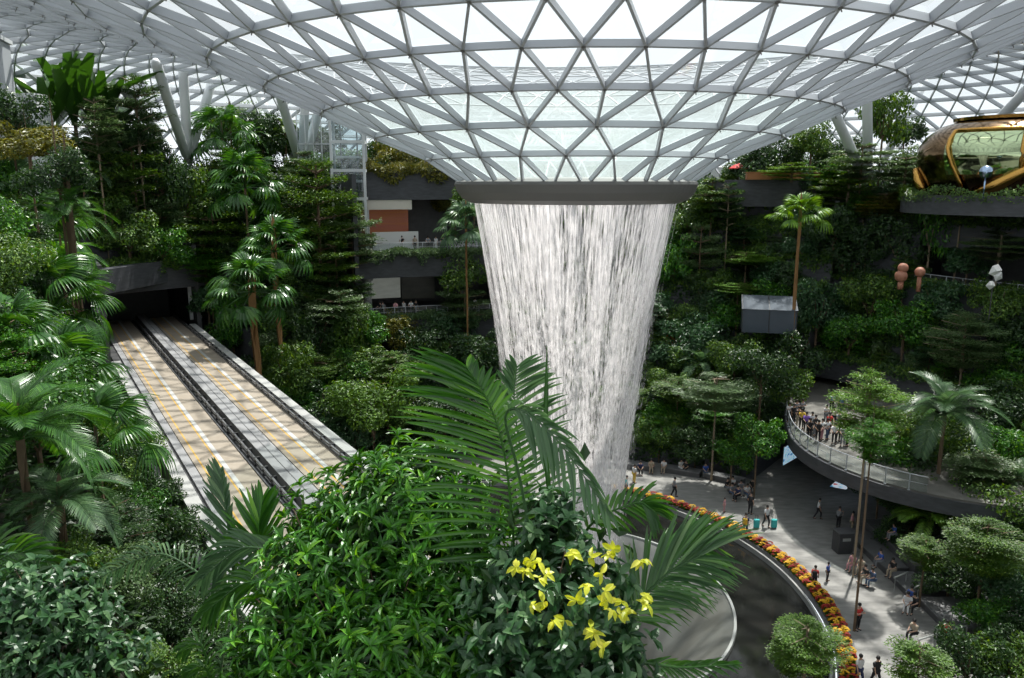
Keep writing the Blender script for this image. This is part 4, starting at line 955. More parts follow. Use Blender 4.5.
# skyline and upper terraces, right
for x, y, Y, r, k, c, lb in (
    (778, 152, 94, 26, 'round', 'dark', 'dark skyline tree right of the funnel above the timber planter'), (812, 140, 90, 20, 'round', 'mid', 'ball crowned skyline tree left of the leaning column'),
    (838, 152, 92, 20, 'round', 'dark', 'dark skyline tree behind the leaning right column'), (884, 118, 88, 18, 'round', 'mid', 'tall loose skyline tree right of the upright column'),
    (905, 130, 90, 16, 'round', 'dark', 'dark skyline tree left of the bronze pavilion'), (792, 172, 84, 30, 'tier', 'lime', 'lime flat tree over the timber planter'),
    (758, 168, 92, 18, 'round', 'dark', 'dark small tree beside the red parasol')):
    T(x, y, Y, r, k, c, lb, gz=-1.6, flat=.3 if c == 'lime' else (1.6 if x == 884 else 1))
for x, y, Y, r, c, f, lb in (
    (862, 162, 74, 36, 'sage', .5, 'broad flat tree in front of the upright right column'), (905, 172, 68, 34, 'sage', .5, 'broad flat tree at the near corner of the bronze pavilion'),
    (848, 190, 72, 34, 'mid', .5, 'flat tree hanging over the right end of the lookout deck'), (885, 205, 68, 32, 'olive', .4, 'yellowish flat tree below the pavilion terrace'),
    (962, 205, 60, 28, 'sage', .5, 'grey flat tree before the pavilion hedge'), (932, 222, 62, 18, 'bright', 2.2, 'hanging bright creeper tree left of the dark recess'),
    (1000, 245, 54, 42, 'sage', .35, 'large pale flat tree at the right edge on a tall bare trunk'), (898, 238, 66, 26, 'dark', 1.1, 'dark slim tree before the recess left end'),
    (868, 235, 70, 26, 'dark', 1.3, 'dark climbing tree right of the yellow green palm'), (965, 340, 52, 40, 'sage', .75, 'rounded pale layered tree above the curved stone band'),
    (905, 268, 66, 14, 'mid', 1, 'small tree beside the brown spheres')):
    T(x, y, Y, r, 'tier' if c in ('sage', 'olive', 'mid') else 'round', c, lb, flat=f, bark='palebark')
for x, y, Y, r, c, lb in ((835, 225, 74, 26, 'dark', 'dark shrub mass right of the palm crown'), (848, 262, 72, 24, 'dark', 'dark shrub below the palm crown at right'), (940, 300, 62, 24, 'blue', 'blue green shrub under the dark recess'),
    (872, 300, 66, 26, 'mid', 'leafy bush over the curved stone band left part'), (905, 322, 62, 28, 'bright', 'bright creeper bush over the middle of the stone band'), (1000, 300, 55, 24, 'mid', 'leafy bush right of the tall bare trunk'),
    (968, 262, 60, 18, 'blue', 'blue green shrub in front of the dark recess'), (1012, 330, 52, 24, 'dark', 'dark bush at the right edge above the stone band'), (850, 335, 66, 22, 'bright', 'bright bush at the left start of the stone band'), (1010, 205, 58, 24, 'dark', 'dark bush under the pavilion at the right edge')):
    T(x, y, Y, r, 'shrub', c, lb, cat='shrub')
# lower right
T(869, 406, 48.5, 42, 'tier', 'lime', 'sunlit yellow green layered tree in front of the crowded balcony', flat=.95, gz=-26, bark='palebark')
PL(945, 415, 52, 62, 'feather', 'greypalm', 'large grey feather palm right of the balcony', nf=18, el=(-.2, 1.2), gz=-20)
T(905, 470, 44, 34, 'round', 'dark', 'dark leafy tree between balcony and feather palm')
T(990, 410, 46, 30, 'round', 'dark', 'dark tree behind the grey feather palm')
T(985, 470, 42, 36, 'tier', 'sage', 'pale spreading tree below the grey feather palm', flat=.5)
T(945, 470, 42, 22, 'round', 'bright', 'bright leafy tree left of the pale spreading one')
T(1010, 450, 40, 30, 'round', 'bright', 'bright leafy tree at the right edge under the stone band')
PL(930, 520, 42, 42, 'feather', 'lime', 'lime tree fern above the seating steps', nf=12, el=(-.2, .7))
T(985, 545, 38, 46, 'tier', 'mid', 'wide layered tree over the seating steps', flat=.6, bark='trunk')
T(925, 552, 42, 28, 'tier', 'mid', 'layered tree just behind the seated pair', flat=.6)
T(1010, 515, 38, 34, 'round', 'mid', 'leafy tree behind the wide layered one')
PL(1016, 480, 38, 36, 'feather', 'greypalm', 'feather palm cut by the right edge of the view', nf=12)
T(1006, 592, 35, 30, 'round', 'blue', 'blue green tree right of the stone steps')
T(985, 612, 34, 24, 'round', 'bright', 'bright small tree beside the lower handrails')
T(968, 655, 33, 34, 'round', 'dark', 'dark conical tree at the bottom right', flat=1.2)
T(918, 664, 34, 36, 'tier', 'fresh', 'bright flat tree at the bottom beside the walking people', flat=.7)
T(1010, 660, 31, 34, 'round', 'mid', 'leafy tree in the bottom right corner')
T(806, 648, 35, 42, 'tier', 'fresh', 'sunlit layered tree standing before the flower ring', flat=.8, gz=-26, bark='palebark')
T(872, 440, 42, 24, 'tier', 'bright', 'bright lower tree under the yellow green one by the balcony', flat=1.0, gz=-26)
for x, y, Y, r, k, c, lb in ((890, 450, 46, 30, 'round', 'bright', 'bright bushy tree right of the yellow green tree below the balcony'), (925, 440, 46, 30, 'round', 'mid', 'bushy tree under the left fronds of the large grey palm'),
    (960, 445, 44, 30, 'round', 'dark', 'dark tree behind the trunk of the large grey palm'), (905, 500, 44, 26, 'round', 'dark', 'dark tree above the second tier bench'), (955, 500, 42, 30, 'round', 'mid', 'bushy tree right of the lime tree fern'),
    (900, 530, 44, 20, 'round', 'dark', 'dark shrub at the planter behind the stone bench'), (950, 575, 39, 26, 'round', 'dark', 'dark tree at the top of the seating steps'), (880, 480, 45, 22, 'round', 'dark', 'dark tree beside the tilted screen board'),
    (1012, 560, 36, 26, 'round', 'mid', 'bushy tree at the right edge beside the wide layered tree'), (975, 520, 40, 24, 'round', 'bright', 'bright bush above the wide layered tree'), (1015, 425, 48, 26, 'round', 'mid', 'bushy tree at the right edge under the pale tall trunk'), (1005, 635, 33, 24, 'round', 'dark', 'dark bush right of the far handrail')):
    T(x, y, Y, r, k, c, lb, hf=1.0)
T(866, 330, 66, 16, 'shrub', 'mid', 'small bush hanging over the stone band', cat='shrub')

# ---- repeated smaller plants that fill the terraces, one by one
def fill(n, a0, a1, r0, r1, s0, s1, cols, group, label, name, cat, seed, sc=None, skip=None, kinds=('round', 'round', 'tier')):
    rs = random.Random(seed); made = 0
    for k in range(n * 4):
        if made >= n: break
        a = rs.uniform(a0, a1); r = rs.uniform(r0, r1) * (sc(a) if sc else 1); p = pol(a, r)
        if skip and skip(p[0], p[1]): continue
        s = rs.uniform(s0, s1); z = terrain(p[0], p[1]); made += 1
        o = tree((p[0], p[1], z + s * rs.uniform(.6, 1.5)), s, rs.choice(kinds), rs.choice(cols), label, cat=cat, group=group, name=name, flat=rs.uniform(.6, 1.1), gz=z)
intr = lambda x, y: 3.5 < x * NV[0] + y * NV[1] < 15.4
fill(105, -4, 37, 30, 54, 1.1, 2.4, ['mid', 'dark', 'blue', 'mid', 'bright', 'sage'], 'small trees on the terraces right of the waterfall', 'small leafy tree among others on the stone terraces right of the waterfall', 'terrace_tree', 'tree', 41)
fill(70, -41, -26, 31, 55, 1.2, 2.6, ['mid', 'dark', 'mid', 'bright', 'sage'], 'small trees between the track and the lift', 'small leafy tree among others between the train track and the lift tower', 'terrace_tree', 'tree', 42, skip=intr)
fill(26, -26, -7, 30, 42, 1.2, 2.2, ['mid', 'dark', 'blue', 'dark'], 'small trees under the far decks', 'small leafy tree among others below the far decks', 'terrace_tree', 'tree', 43)
fill(66, 38, 88, 44.8, 54, .9, 1.7, ['mid', 'dark', 'bright', 'dark', 'blue', 'sage'], 'small trees on the right hand terraces', 'small leafy tree among others above the curved stone band at right', 'terrace_tree', 'tree', 44, sc=scE, skip=lambda x, y: 49 < math.degrees(math.atan2(x - AX, y - AY)) < 74 and math.hypot(x - AX, y - AY) > 43.4)
fill(60, 68, 118, 28, 42, 1.1, 2.3, ['mid', 'dark', 'bright', 'mid', 'sage'], 'small trees on the bank behind the seating', 'small leafy tree among others on the bank behind the stone seating', 'terrace_tree', 'tree', 45)
fill(90, -75, 75, 56, 67, 2.0, 3.6, ['dark', 'mid', 'dark', 'bright'], 'skyline trees of the top level', 'bushy skyline tree among others on the top level under the roof shell', 'skyline_tree', 'tree', 46, kinds=('round',), skip=lambda x, y: any(a < 512 + 766 * x / max(y, 1) < b for a, b in ((148, 219), (240, 258), (276, 326), (828, 884), (910, 930))))
fill(22, -63, -44, 52, 56, 1.0, 2.2, ['mid', 'dark', 'sage'], 'small trees above the tunnel mouth', 'small tree among others in the hedges above the tunnel mouth', 'terrace_tree', 'tree', 47)
def fillw(n, seed):
    rs = random.Random(seed)
    for k in range(n):
        al = rs.uniform(24, 68); lt = rs.uniform(-5, 2.4); q_ = TP(lt, al, 0); s = rs.uniform(.7, 1.8); z = terrain(q_[0], q_[1])
        tree((q_[0], q_[1], z + s * rs.uniform(.7, 1.6)), s, rs.choice(['round', 'round', 'tier']), rs.choice(['dark', 'mid', 'dark', 'palm', 'bright']), 'leafy shrub among others on the dark bank left of the track', cat='shrub', group='shrubs on the bank left of the track', name='bank_shrub', gz=z)
fillw(120, 51)

# ================================================================== foreground planting on the ledge below the camera
LEDGE = -6.2
def blob_pts(rs, blobs, n):
    """points on the camera side and top of several ellipsoids given as (px, py, Y, radius in px)"""
    P, N_ = [], []; tot = sum(b[3] ** 2 for b in blobs)
    for (x, y, Y, r) in blobs:
        c = at(x, y, Y); R_ = r / FPX * Y; k = int(n * r * r / tot); d = rdir(rs, k * 2); d = d[d[:, 2] - .9 * d[:, 1] > -.35][:k]
        P.append(c + d * R_ * (1 - .25 * rs.random((len(d), 1)) ** 2)); N_.append(d)
    return np.concatenate(P), np.concatenate(N_)
def rosettes(rs, P, N_, per, L, W, kind, tilt=.55):
    """per leaves round each shoot tip"""
    m = len(P); ax = nrm(N_ + (0, 0, .45) + rdir(rs, m) * .3); a_ = nrm(np.cross(ax, rdir(rs, m))); b_ = np.cross(ax, a_)
    PP, DD, NN = [], [], []
    for k in range(per):
        t = 2 * PI * k / per + rs.uniform(-.9, .9, m); rad = np.cos(t)[:, None] * a_ + np.sin(t)[:, None] * b_; tl = tilt * rs.uniform(.5, 1.5, m)[:, None]
        D = nrm(rad + ax * tl + rs.normal(size=(m, 3)) * .28 + (0, 0, -.18)); PP.append(P - ax * (.02 * k / per)); DD.append(D); NN.append(nrm(ax - D * .5 + (0, 0, .3)))
    q_ = np.concatenate(PP); n_ = len(q_)
    return leaves(q_, np.concatenate(DD), np.concatenate(NN), L * rs.uniform(.65, 1.15, n_), W * rs.uniform(.8, 1.15, n_), kind)
def twigs(rs, P, base, r=.006, k=1):
    b = MB()
    for p in P[::k]: b.tube([base + (p - base) * .15 + rs.normal(size=3) * .05, base + (p - base) * .6 + rs.normal(size=3) * .08, p], [r * 2.2, r * 1.5, r], 4, cap=False)
    return b
def foreground_shrub(name, label, blobs, n, per, L, W, kind, col, seed, stems=40, core=True, cat='shrub', extra=None, jit=.10, tl=.55):
    rs = np.random.default_rng(seed); c = np.mean([at(*b[:3]) for b in blobs], axis=0); o = np.array([c[0], c[1], LEDGE])
    root = empty(name, tuple(o), label, cat)
    P, N_ = blob_pts(rs, blobs, n); P = P + N_ * rs.normal(size=(len(P), 1)) * jit; v, f = rosettes(rs, P, N_, per, L, W, kind, tl)
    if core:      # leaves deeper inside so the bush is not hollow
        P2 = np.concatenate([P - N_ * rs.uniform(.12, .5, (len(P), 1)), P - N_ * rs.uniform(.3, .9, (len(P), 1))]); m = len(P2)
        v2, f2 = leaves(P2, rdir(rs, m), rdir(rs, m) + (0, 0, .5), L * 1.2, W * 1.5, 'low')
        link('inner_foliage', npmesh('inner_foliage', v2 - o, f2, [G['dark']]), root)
    link('foliage', npmesh('foliage', v - o, f, [G[col]]), root)
    twigs(rs, P[rs.permutation(len(P))[:stems]], o + (0, 0, .3)).build('stems', [M['trunk']], root).location = (-o[0], -o[1], -o[2])
    if extra: extra(root, o, rs)
    return root
foreground_shrub('glossy_leaf_shrub', 'big bright green lance leaved shrub filling the bottom centre foreground',
    [(400, 545, 8.0, 84), (330, 600, 7.8, 78), (430, 620, 7.6, 84), (300, 652, 7.4, 58), (478, 650, 7.2, 60), (436, 500, 8.4, 52), (352, 512, 8.3, 44), (262, 668, 7.2, 32), (392, 488, 8.5, 42), (385, 680, 7.0, 80), (470, 560, 8.2, 50), (318, 545, 8.2, 42)],
    1500, 8, .185, .048, 'lance', 'bright', 101, jit=.13)
def young(root, o, rs):
    spots = [(575, 556), (612, 548), (600, 572), (548, 578), (530, 562), (608, 598), (626, 604), (556, 620), (540, 606), (590, 628), (596, 644), (614, 612), (526, 574), (640, 556), (645, 602), (583, 600)]
    P = np.array([at(x, y, 6.15 + rs.uniform(-.1, .1)) for x, y in spots]); P = np.repeat(P, 2, axis=0) + rs.normal(size=(len(spots) * 2, 3)) * .045
    v, f = rosettes(rs, P, np.tile([0, -.3, -.1], (len(P), 1)), 5, .105, .048, 'ovate', -.3); link('young_leaves', npmesh('young_leaves', v - o, f, [G['yellow']]), root)['label'] = 'yellow young leaves at the shoot tips'
foreground_shrub('ovate_leaf_shrub', 'dark blue green ovate leaved shrub with yellow young leaves, right of the bright shrub',
    [(560, 600, 6.9, 74), (520, 655, 6.7, 62), (598, 655, 6.7, 48), (545, 548, 7.2, 44), (502, 606, 7.1, 42), (600, 600, 7.0, 36), (560, 690, 6.5, 70), (560, 520, 7.3, 30)], 560, 5, .17, .075, 'ovate', 'blue', 102, extra=young, jit=.12)
foreground_shrub('ovate_leaf_shrub', 'dark pale sheened ovate leaved shrub in the bottom left corner',
    [(48, 632, 9.2, 66), (108, 662, 9.0, 34), (14, 605, 9.4, 44), (70, 600, 9.5, 28), (40, 690, 8.8, 60)], 620, 5, .16, .072, 'ovate', 'blue', 103, jit=.14)
for x, y, r, c, lb in ((110, 575, 40, 'sage', 'dull green fine leaved shrub behind the drooping grey frond'), (155, 600, 40, 'dark', 'dark shrub in the gap under the drooping grey frond'), (190, 625, 34, 'dark', 'dark shrub beside the foot of the track parapet'), (70, 560, 34, 'mid', 'leafy shrub behind the corner shrub'), (150, 540, 36, 'dark', 'dark shrub in the gap left of the track parapet'), (215, 650, 34, 'dark', 'dark shrub behind the small low palm')):
    T(x, y, 20, r, 'round', c, lb, cat='shrub', hf=1.0)

def frond(pts, LL, LR, pairs, lw=.035, angL=(80, 30), angR=(80, 30), droop=.3, back=0.0, fold=.2, jit=.06, seed=0, stalk=.12, seg=6, prof=None):
    """a pinnate leaf whose midrib follows pts (px, py, Y); leaflets LL / LR metres long on its two sides, seen from the camera"""
    rs = np.random.default_rng(seed); P = np.array([at(*p) for p in pts]); t0 = np.linspace(0, 1, len(P))
    sp = lambda t: np.array([np.interp(t, t0, P[:, i]) for i in range(3)])
    # smooth midrib
    N_ = 28; tt = np.linspace(0, 1, N_); mid = np.array([sp(t) for t in tt]); 
    for _ in range(6): mid[1:-1] = (mid[:-2] + 2 * mid[1:-1] + mid[2:]) / 4
    b = MB(); b.tube(mid, [.018 - .013 * t for t in tt], 6); V = []; F = []
    m_ = lambda t: np.array([np.interp(t, tt, mid[:, i]) for i in range(3)])
    for k in range(pairs):
        t = stalk + (1 - stalk) * (k + .5) / pairs; p = m_(t); Tn = nrm(m_(min(1, t + .03)) - m_(max(0, t - .03))); view = nrm(p); S = nrm(np.cross(view, Tn)); u = (t - stalk) / (1 - stalk)
        for side, LN, an in ((-1, LL, angL), (1, LR, angR)):
            pf = (math.sin(PI * (.16 + .78 * u)) ** .55 if prof is None else np.interp(u, np.linspace(0, 1, len(prof)), prof)); ln = LN * pf * rs.uniform(.9, 1.08)
            if ln < .02: continue
            a = R(an[0] + (an[1] - an[0]) * u) + rs.normal() * jit; d = nrm(Tn * math.cos(a) + S * side * math.sin(a) - view * back + rs.normal(size=3) * jit * .6)
            wv = nrm(np.cross(d, view + np.array([0, 0, .5]))); nn_ = np.cross(wv, d); o = len(V); dr = droop * rs.uniform(.7, 1.4)
            for i in range(seg + 1):
                s_ = i / seg; q_ = p + d * ln * s_ + np.array([0, 0, -dr * ln * s_ ** 2.3]); wk = lw * max(.02, math.sin(PI * (.10 + .88 * s_)) ** .8) * .5
                V += [q_ - wv * wk, q_ + nn_ * wk * fold, q_ + wv * wk]
            for i in range(seg): x = o + i * 3; F += [(x, x + 1, x + 4, x + 3), (x + 1, x + 2, x + 5, x + 4)]
    b.add(np.array(V), F); return b
def palm_of(name, label, base, fronds, col, trunk_r=.09):
    o = np.array([base[0], base[1], LEDGE]); root = empty(name, tuple(o), label, 'palm')
    for b, c in fronds:
        f = b.build('frond', [G[c or col]], root); f.location = (-o[0], -o[1], -o[2])
    if trunk_r: b = MB(); b.tube([(0, 0, -.1), (0, 0, (base[2] - LEDGE) * .6), (0, 0, base[2] - LEDGE)], [trunk_r * 1.3, trunk_r, trunk_r * .8], 10); b.build('trunk', [M['stem']], root)
    return root
spear = MB(); spear.tube([at(556, 560, 7.4), at(545, 450, 7.45), at(546, 395, 7.5), at(547, 346, 7.5)], [.012, .030, .022, .004], 7)
palm_of('feather_palm', 'large feather palm with long arching fronds against the waterfall in the foreground', at(540, 640, 7.6), [
    (frond([(520, 660, 7.4), (516, 580, 7.4), (511, 500, 7.3), (503, 440, 7.2), (488, 398, 7.1), (466, 366, 7.0)], 1.15, .36, 46, .046, (92, 16), (74, 40), .16, seed=1), 'palm'),
    (frond([(548, 620, 7.9), (535, 520, 7.9), (520, 450, 7.9), (513, 400, 7.9), (517, 366, 7.9)], .42, .66, 40, .040, (62, 30), (80, 45), .12, seed=2), 'greypalm'),
    (frond([(540, 600, 7.3), (520, 470, 6.9), (500, 412, 6.6), (520, 405, 6.4), (560, 440, 6.2), (610, 515, 6.1)], .30, .34, 20, .042, (45, 20), (45, 20), .5, seed=3, stalk=.45), 'greypalm'),
    (frond([(545, 610, 7.5), (590, 520, 7.5), (640, 500, 7.4), (655, 512, 7.3)], .36, .30, 20, .045, (55, 25), (55, 25), .3, seed=4, stalk=.3), 'palm'),
    (spear, 'palm')], 'palm')
palm_of('feather_palm', 'feather palm whose long narrow leaflets sweep out right over the dark pool', at(632, 640, 7.0), [
    (frond([(622, 640, 6.9), (640, 600, 6.8), (668, 572, 6.7), (700, 556, 6.6)], .95, .62, 34, .034, (36, 8), (50, 22), .22, seed=11, prof=[.75, 1, 1, .9, .75], stalk=.15), 'greypalm'),
    (frond([(622, 640, 7.1), (645, 590, 7.2), (675, 560, 7.3), (700, 540, 7.3)], .85, .55, 30, .030, (30, 5), (70, 50), .30, seed=12, prof=[.7, 1, 1, .9, .7]), 'palm'),
    (frond([(630, 660, 6.6), (680, 668, 6.5), (735, 664, 6.4)], .22, .22, 18, .028, (35, 15), (35, 15), .2, seed=13), 'palm')], 'palm')
palm_of('feather_palm', 'feather palm at lower left centre with an upright dark frond before the track', at(262, 640, 8.6), [
    (frond([(240, 640, 8.6), (232, 560, 8.7), (226, 510, 8.8), (221, 472, 8.9)], .52, .22, 26, .045, (42, 18), (30, 14), .05, seed=21), 'greypalm'),
    (frond([(290, 640, 8.4), (262, 570, 8.5), (258, 530, 8.6), (262, 505, 8.7)], .60, .55, 26, .050, (50, 14), (50, 14), .05, seed=22), 'bright'),
    (frond([(330, 600, 8.2), (290, 552, 8.2), (240, 545, 8.2), (200, 580, 8.2)], .42, .55, 26, .048, (40, 20), (40, 20), .40, seed=23), 'greypalm'),
    (frond([(330, 610, 8.0), (290, 585, 8.0), (245, 580, 8.0), (205, 612, 8.0)], .40, .50, 24, .048, (40, 20), (45, 20), .45, seed=24), 'palm'),
    (frond([(262, 640, 8.6), (225, 590, 8.7), (160, 548, 8.9), (98, 578, 9.1)], .28, .46, 38, .026, (50, 30), (65, 40), .55, seed=25, stalk=.2), 'greypalm')], 'palm')
palm_of('feather_palm', 'small feather palm low between the mossy shrub and the big bright shrub', at(218, 690, 8.6), [
    (frond([(218, 690, 8.6), (200, 640, 8.6), (180, 650, 8.6)], .25, .25, 16, .032, (50, 25), (50, 25), .4, seed=31), 'palm'),
    (frond([(218, 690, 8.6), (225, 640, 8.6), (245, 650, 8.6)], .22, .22, 16, .032, (50, 25), (50, 25), .4, seed=32), 'greypalm'),
    (frond([(215, 690, 8.5), (205, 665, 8.4), (185, 672, 8.4)], .22, .22, 14, .032, (50, 25), (50, 25), .4, seed=33), 'palm')], 'palm')
palm_of('feather_palm', 'big frond palm entering from the left edge above the corner shrub', at(-60, 640, 11), [
    (frond([(-60, 640, 11), (-30, 575, 11), (20, 548, 11), (72, 590, 11)], .75, .85, 34, .06, (50, 25), (60, 30), .35, seed=41), 'palm'),
    (frond([(-60, 640, 11.5), (-40, 560, 11.5), (0, 540, 11.5), (40, 560, 11.5)], .7, .7, 30, .06, (50, 25), (60, 30), .3, seed=42), 'greypalm')], 'palm')

# ================================================================== flower border round the pool
def flower_clump(col_key, name, seed):
    rs = np.random.default_rng(seed); base = np.zeros((70, 3)); d = rdir(rs, 70); d[:, 2] = np.abs(d[:, 2]) * .5
    v1, f1 = leaves(d * .06, nrm(d + (0, 0, .35)), rdir(rs, 70) + (0, 0, .6), .24, .10, 'low')
    n = 34; d = rdir(rs, n); d[:, 2] = np.abs(d[:, 2]); P = d * (.26, .26, .20) + (0, 0, .20); PP = np.repeat(P, 7, axis=0); a = np.tile(np.arange(7) * 2 * PI / 7, n); D = np.stack([np.cos(a), np.sin(a), np.full(len(a), .25)], 1)
    v2, f2 = leaves(PP, D, np.tile([0, 0, 1.0], (len(PP), 1)), .085, .05, 'low')
    return npmesh('foliage', v1, f1, [G['mid']]), npmesh('blooms', v2, f2, [M[col_key]])
M['yb'] = leafmat('yellow_bloom', (.60, .36, .01), (.75, .48, .015), (.85, .55, .05), tr=.2, rough=.6)
M['rb'] = leafmat('dark_red_bloom', (.25, .015, .012), (.40, .03, .015), (.50, .08, .02), tr=.2, rough=.6)
FC = {c: flower_clump(c, c, i) for i, c in enumerate(('yb', 'rb'))}
rsf = random.Random(5)
for k in range(66):
    for row in range(2):
        a = R(29 + 96 * k / 66 + row * .7); r = 20.42 + row * .42; c = 'yb' if (k + row) % 2 == 0 else 'rb'
        if k > 9 and k < 16 and row == 0: c = 'rb'
        root = empty('flower_clump', (-1.1 + r * math.sin(a), 45.3 + r * math.cos(a), -25.72), 'yellow flower clump in the curved border of the dark pool' if c == 'yb' else 'dark red flower clump in the curved border of the dark pool', 'flowers', 'yellow flower clumps round the pool' if c == 'yb' else 'red flower clumps round the pool', rz=rsf.uniform(0, 6))
        s = rsf.uniform(.85, 1.15)
        link('foliage', FC[c][0], root, sc=(s, s, s)); link('blooms', FC[c][1], root, sc=(s, s, s))

# ================================================================== stone seating, benches, bin, handrails
mb = MB()
def seat(label, c, d, rz=0, z0=-26):
    root = empty('stone_bench', (c[0], c[1], z0), label, 'bench', rz=rz); b = MB(); b.box((0, 0, d[2] / 2 - .04), (d[0] - .06, d[1] - .06, d[2] - .08)); b.build('body', [M['darkstone']], root)
    b = MB(); b.box((0, 0, d[2] - .04), (d[0], d[1], .08), bev=.02); b.build('seat_slab', [M['benchstone']], root); return root
seat('long dark stone bench with the seated family, nearest the bin', (26.0, 52.2), (1.6, 6.6, .48), rz=.03)
seat('second tier dark stone bench behind the seated family', (27.7, 52.0), (1.7, 7.4, .95), rz=.03)
seat('broad dark stone block below the first handrails', (26.6, 47.2), (2.6, 2.6, .45))
seat('raised dark stone block between the handrails', (29.4, 46.2), (2.6, 3.4, 1.0))
seat('low dark stone block with the seated couple', (26.9, 43.4), (2.6, 3.6, .45))
seat('dark stone block at the lower right of the steps', (29.8, 41.8), (2.8, 3.2, .95))
seat('upper dark stone block behind the raised one', (31.6, 48.2), (1.8, 4.4, 1.5))
for i, (a, b_, lb) in enumerate([((894, 578), (908, 572), 'uppermost pale handrail beside the seated family'), ((906, 592), (920, 585), 'second pale handrail from the top of the seating steps'), ((943, 614), (954, 610), 'short pale handrail on the raised block'), ((953, 630), (969, 625), 'pale handrail at the far right of the steps'), ((918, 640), (937, 634), 'lowest pale handrail beside the seated woman')]):
    p = atz(*a, -24.9); q_ = atz(*b_, -24.9); root = empty('handrail', (p[0], p[1], -25.6), lb, 'handrail'); v = q_ - p
    b = MB(); b.tube([np.array([0, 0, .7]), v + (0, 0, .7)], .05, 8); b.build('rail', [M['bowlrim']], root)
    for t in (.1, .9): b = MB(); b.tube([v * t + (0, 0, -.3), v * t + (0, 0, .7)], .025, 6); b.build('post', [M['bowlrim']], root)
p = atz(842, 551, -26); bn = empty('litter_bin', (p[0], p[1], -26), 'square black litter bin at the end of the stone bench', 'bin', rz=.1)
b = MB(); b.box((0, 0, .75), (1.15, 1.0, 1.5), bev=.05); b.build('body', [M['rubber']], bn); b = MB()
b.box((0, 0, 1.56), (1.2, 1.05, .08)); b.build('lid', [M['darkstone']], bn); b = MB(); b.box((0, -.51, 1.1), (.6, .03, .22)); b.build('slot', [M['bowlrim']], bn)
for i, (a, r, lb) in enumerate([(9, 27.2, 'curved dark bench behind the waterfall, its left part'), (17, 27.4, 'curved dark bench with seated visitors right of the falling water'), (26, 27.6, 'curved dark bench under the wide flat crowned tree'), (34, 27.8, 'curved dark bench at the group before the undercroft')]):
    q_ = pol(a, r); seat(lb, q_, (3.6, 1.1, .5), rz=-R(a))

# ================================================================== hanging screens below the balcony
def screenmat(name, cols):
    m = bpy.data.materials.new(name); m.use_nodes = True; n = m.node_tree; b = n.nodes['Principled BSDF']; t = n.nodes.new('ShaderNodeTexCoord'); ns = n.nodes.new('ShaderNodeTexNoise'); ns.inputs['Scale'].default_value = 1.6
    mp = n.nodes.new('ShaderNodeMapping'); mp.inputs['Scale'].default_value = (1, 1, 2.2); n.links.new(t.outputs['Object'], mp.inputs[0]); n.links.new(mp.outputs[0], ns.inputs['Vector']); rp = n.nodes.new('ShaderNodeValToRGB'); rp.color_ramp.interpolation = 'CONSTANT'
    for i, (ps, c) in enumerate(cols):
        el = rp.color_ramp.elements[i] if i < 2 else rp.color_ramp.elements.new(ps); el.position = ps; el.color = (*c, 1)
    n.links.new(ns.outputs['Fac'], rp.inputs[0]); n.links.new(rp.outputs[0], b.inputs['Base Color']); n.links.new(rp.outputs[0], b.inputs['Emission Color']); b.inputs['Emission Strength'].default_value = .55; return m
M['screen1'] = screenmat('screen_picture_blue', [(0, (.05, .20, .40)), (.38, (.30, .55, .75)), (.46, (.50, .68, .85)), (.60, (.12, .50, .55)), (.66, (.45, .65, .85))])
M['screen2'] = screenmat('screen_picture_blue_red', [(0, (.08, .25, .45)), (.40, (.40, .62, .78)), (.50, (.65, .75, .85)), (.60, (.45, .05, .04)), (.66, (.35, .55, .75))])
def panel(label, c4, m, name='hanging_screen'):
    c4 = [np.array(x) for x in c4]; o = sum(c4) / 4; nn_ = nrm(np.cross(c4[1] - c4[0], c4[3] - c4[0])) * .08; root = empty(name, tuple(o), label, 'screen')
    b = MB(); b.add([x - o for x in c4] + [x - o + nn_ for x in c4], [(0, 1, 2, 3), (7, 6, 5, 4), (0, 4, 5, 1), (1, 5, 6, 2), (2, 6, 7, 3), (3, 7, 4, 0)]); b.build('display', [m], root)
    b = MB()
    for i in range(4): b.tube([c4[i] - o, c4[(i + 1) % 4] - o], .05, 5)
    b.build('bezel', [M['rubber']], root); return root
a_ = atz(782.5, 465, -22.9); b_ = atz(811, 448.5, -22.9)
panel('pale blue screen hanging under the left end of the balcony', [a_, b_, b_ + (0, 0, 1.9), a_ + (0, 0, 1.5)], M['screen1'])
a_ = atz(830, 487, -24.6); b_ = atz(846, 490, -24.6)
panel('tilted blue and red screen board below the balcony tree', [a_, b_, atz(872, 465, -23.3), atz(859, 462, -23.3)], M['screen2'])

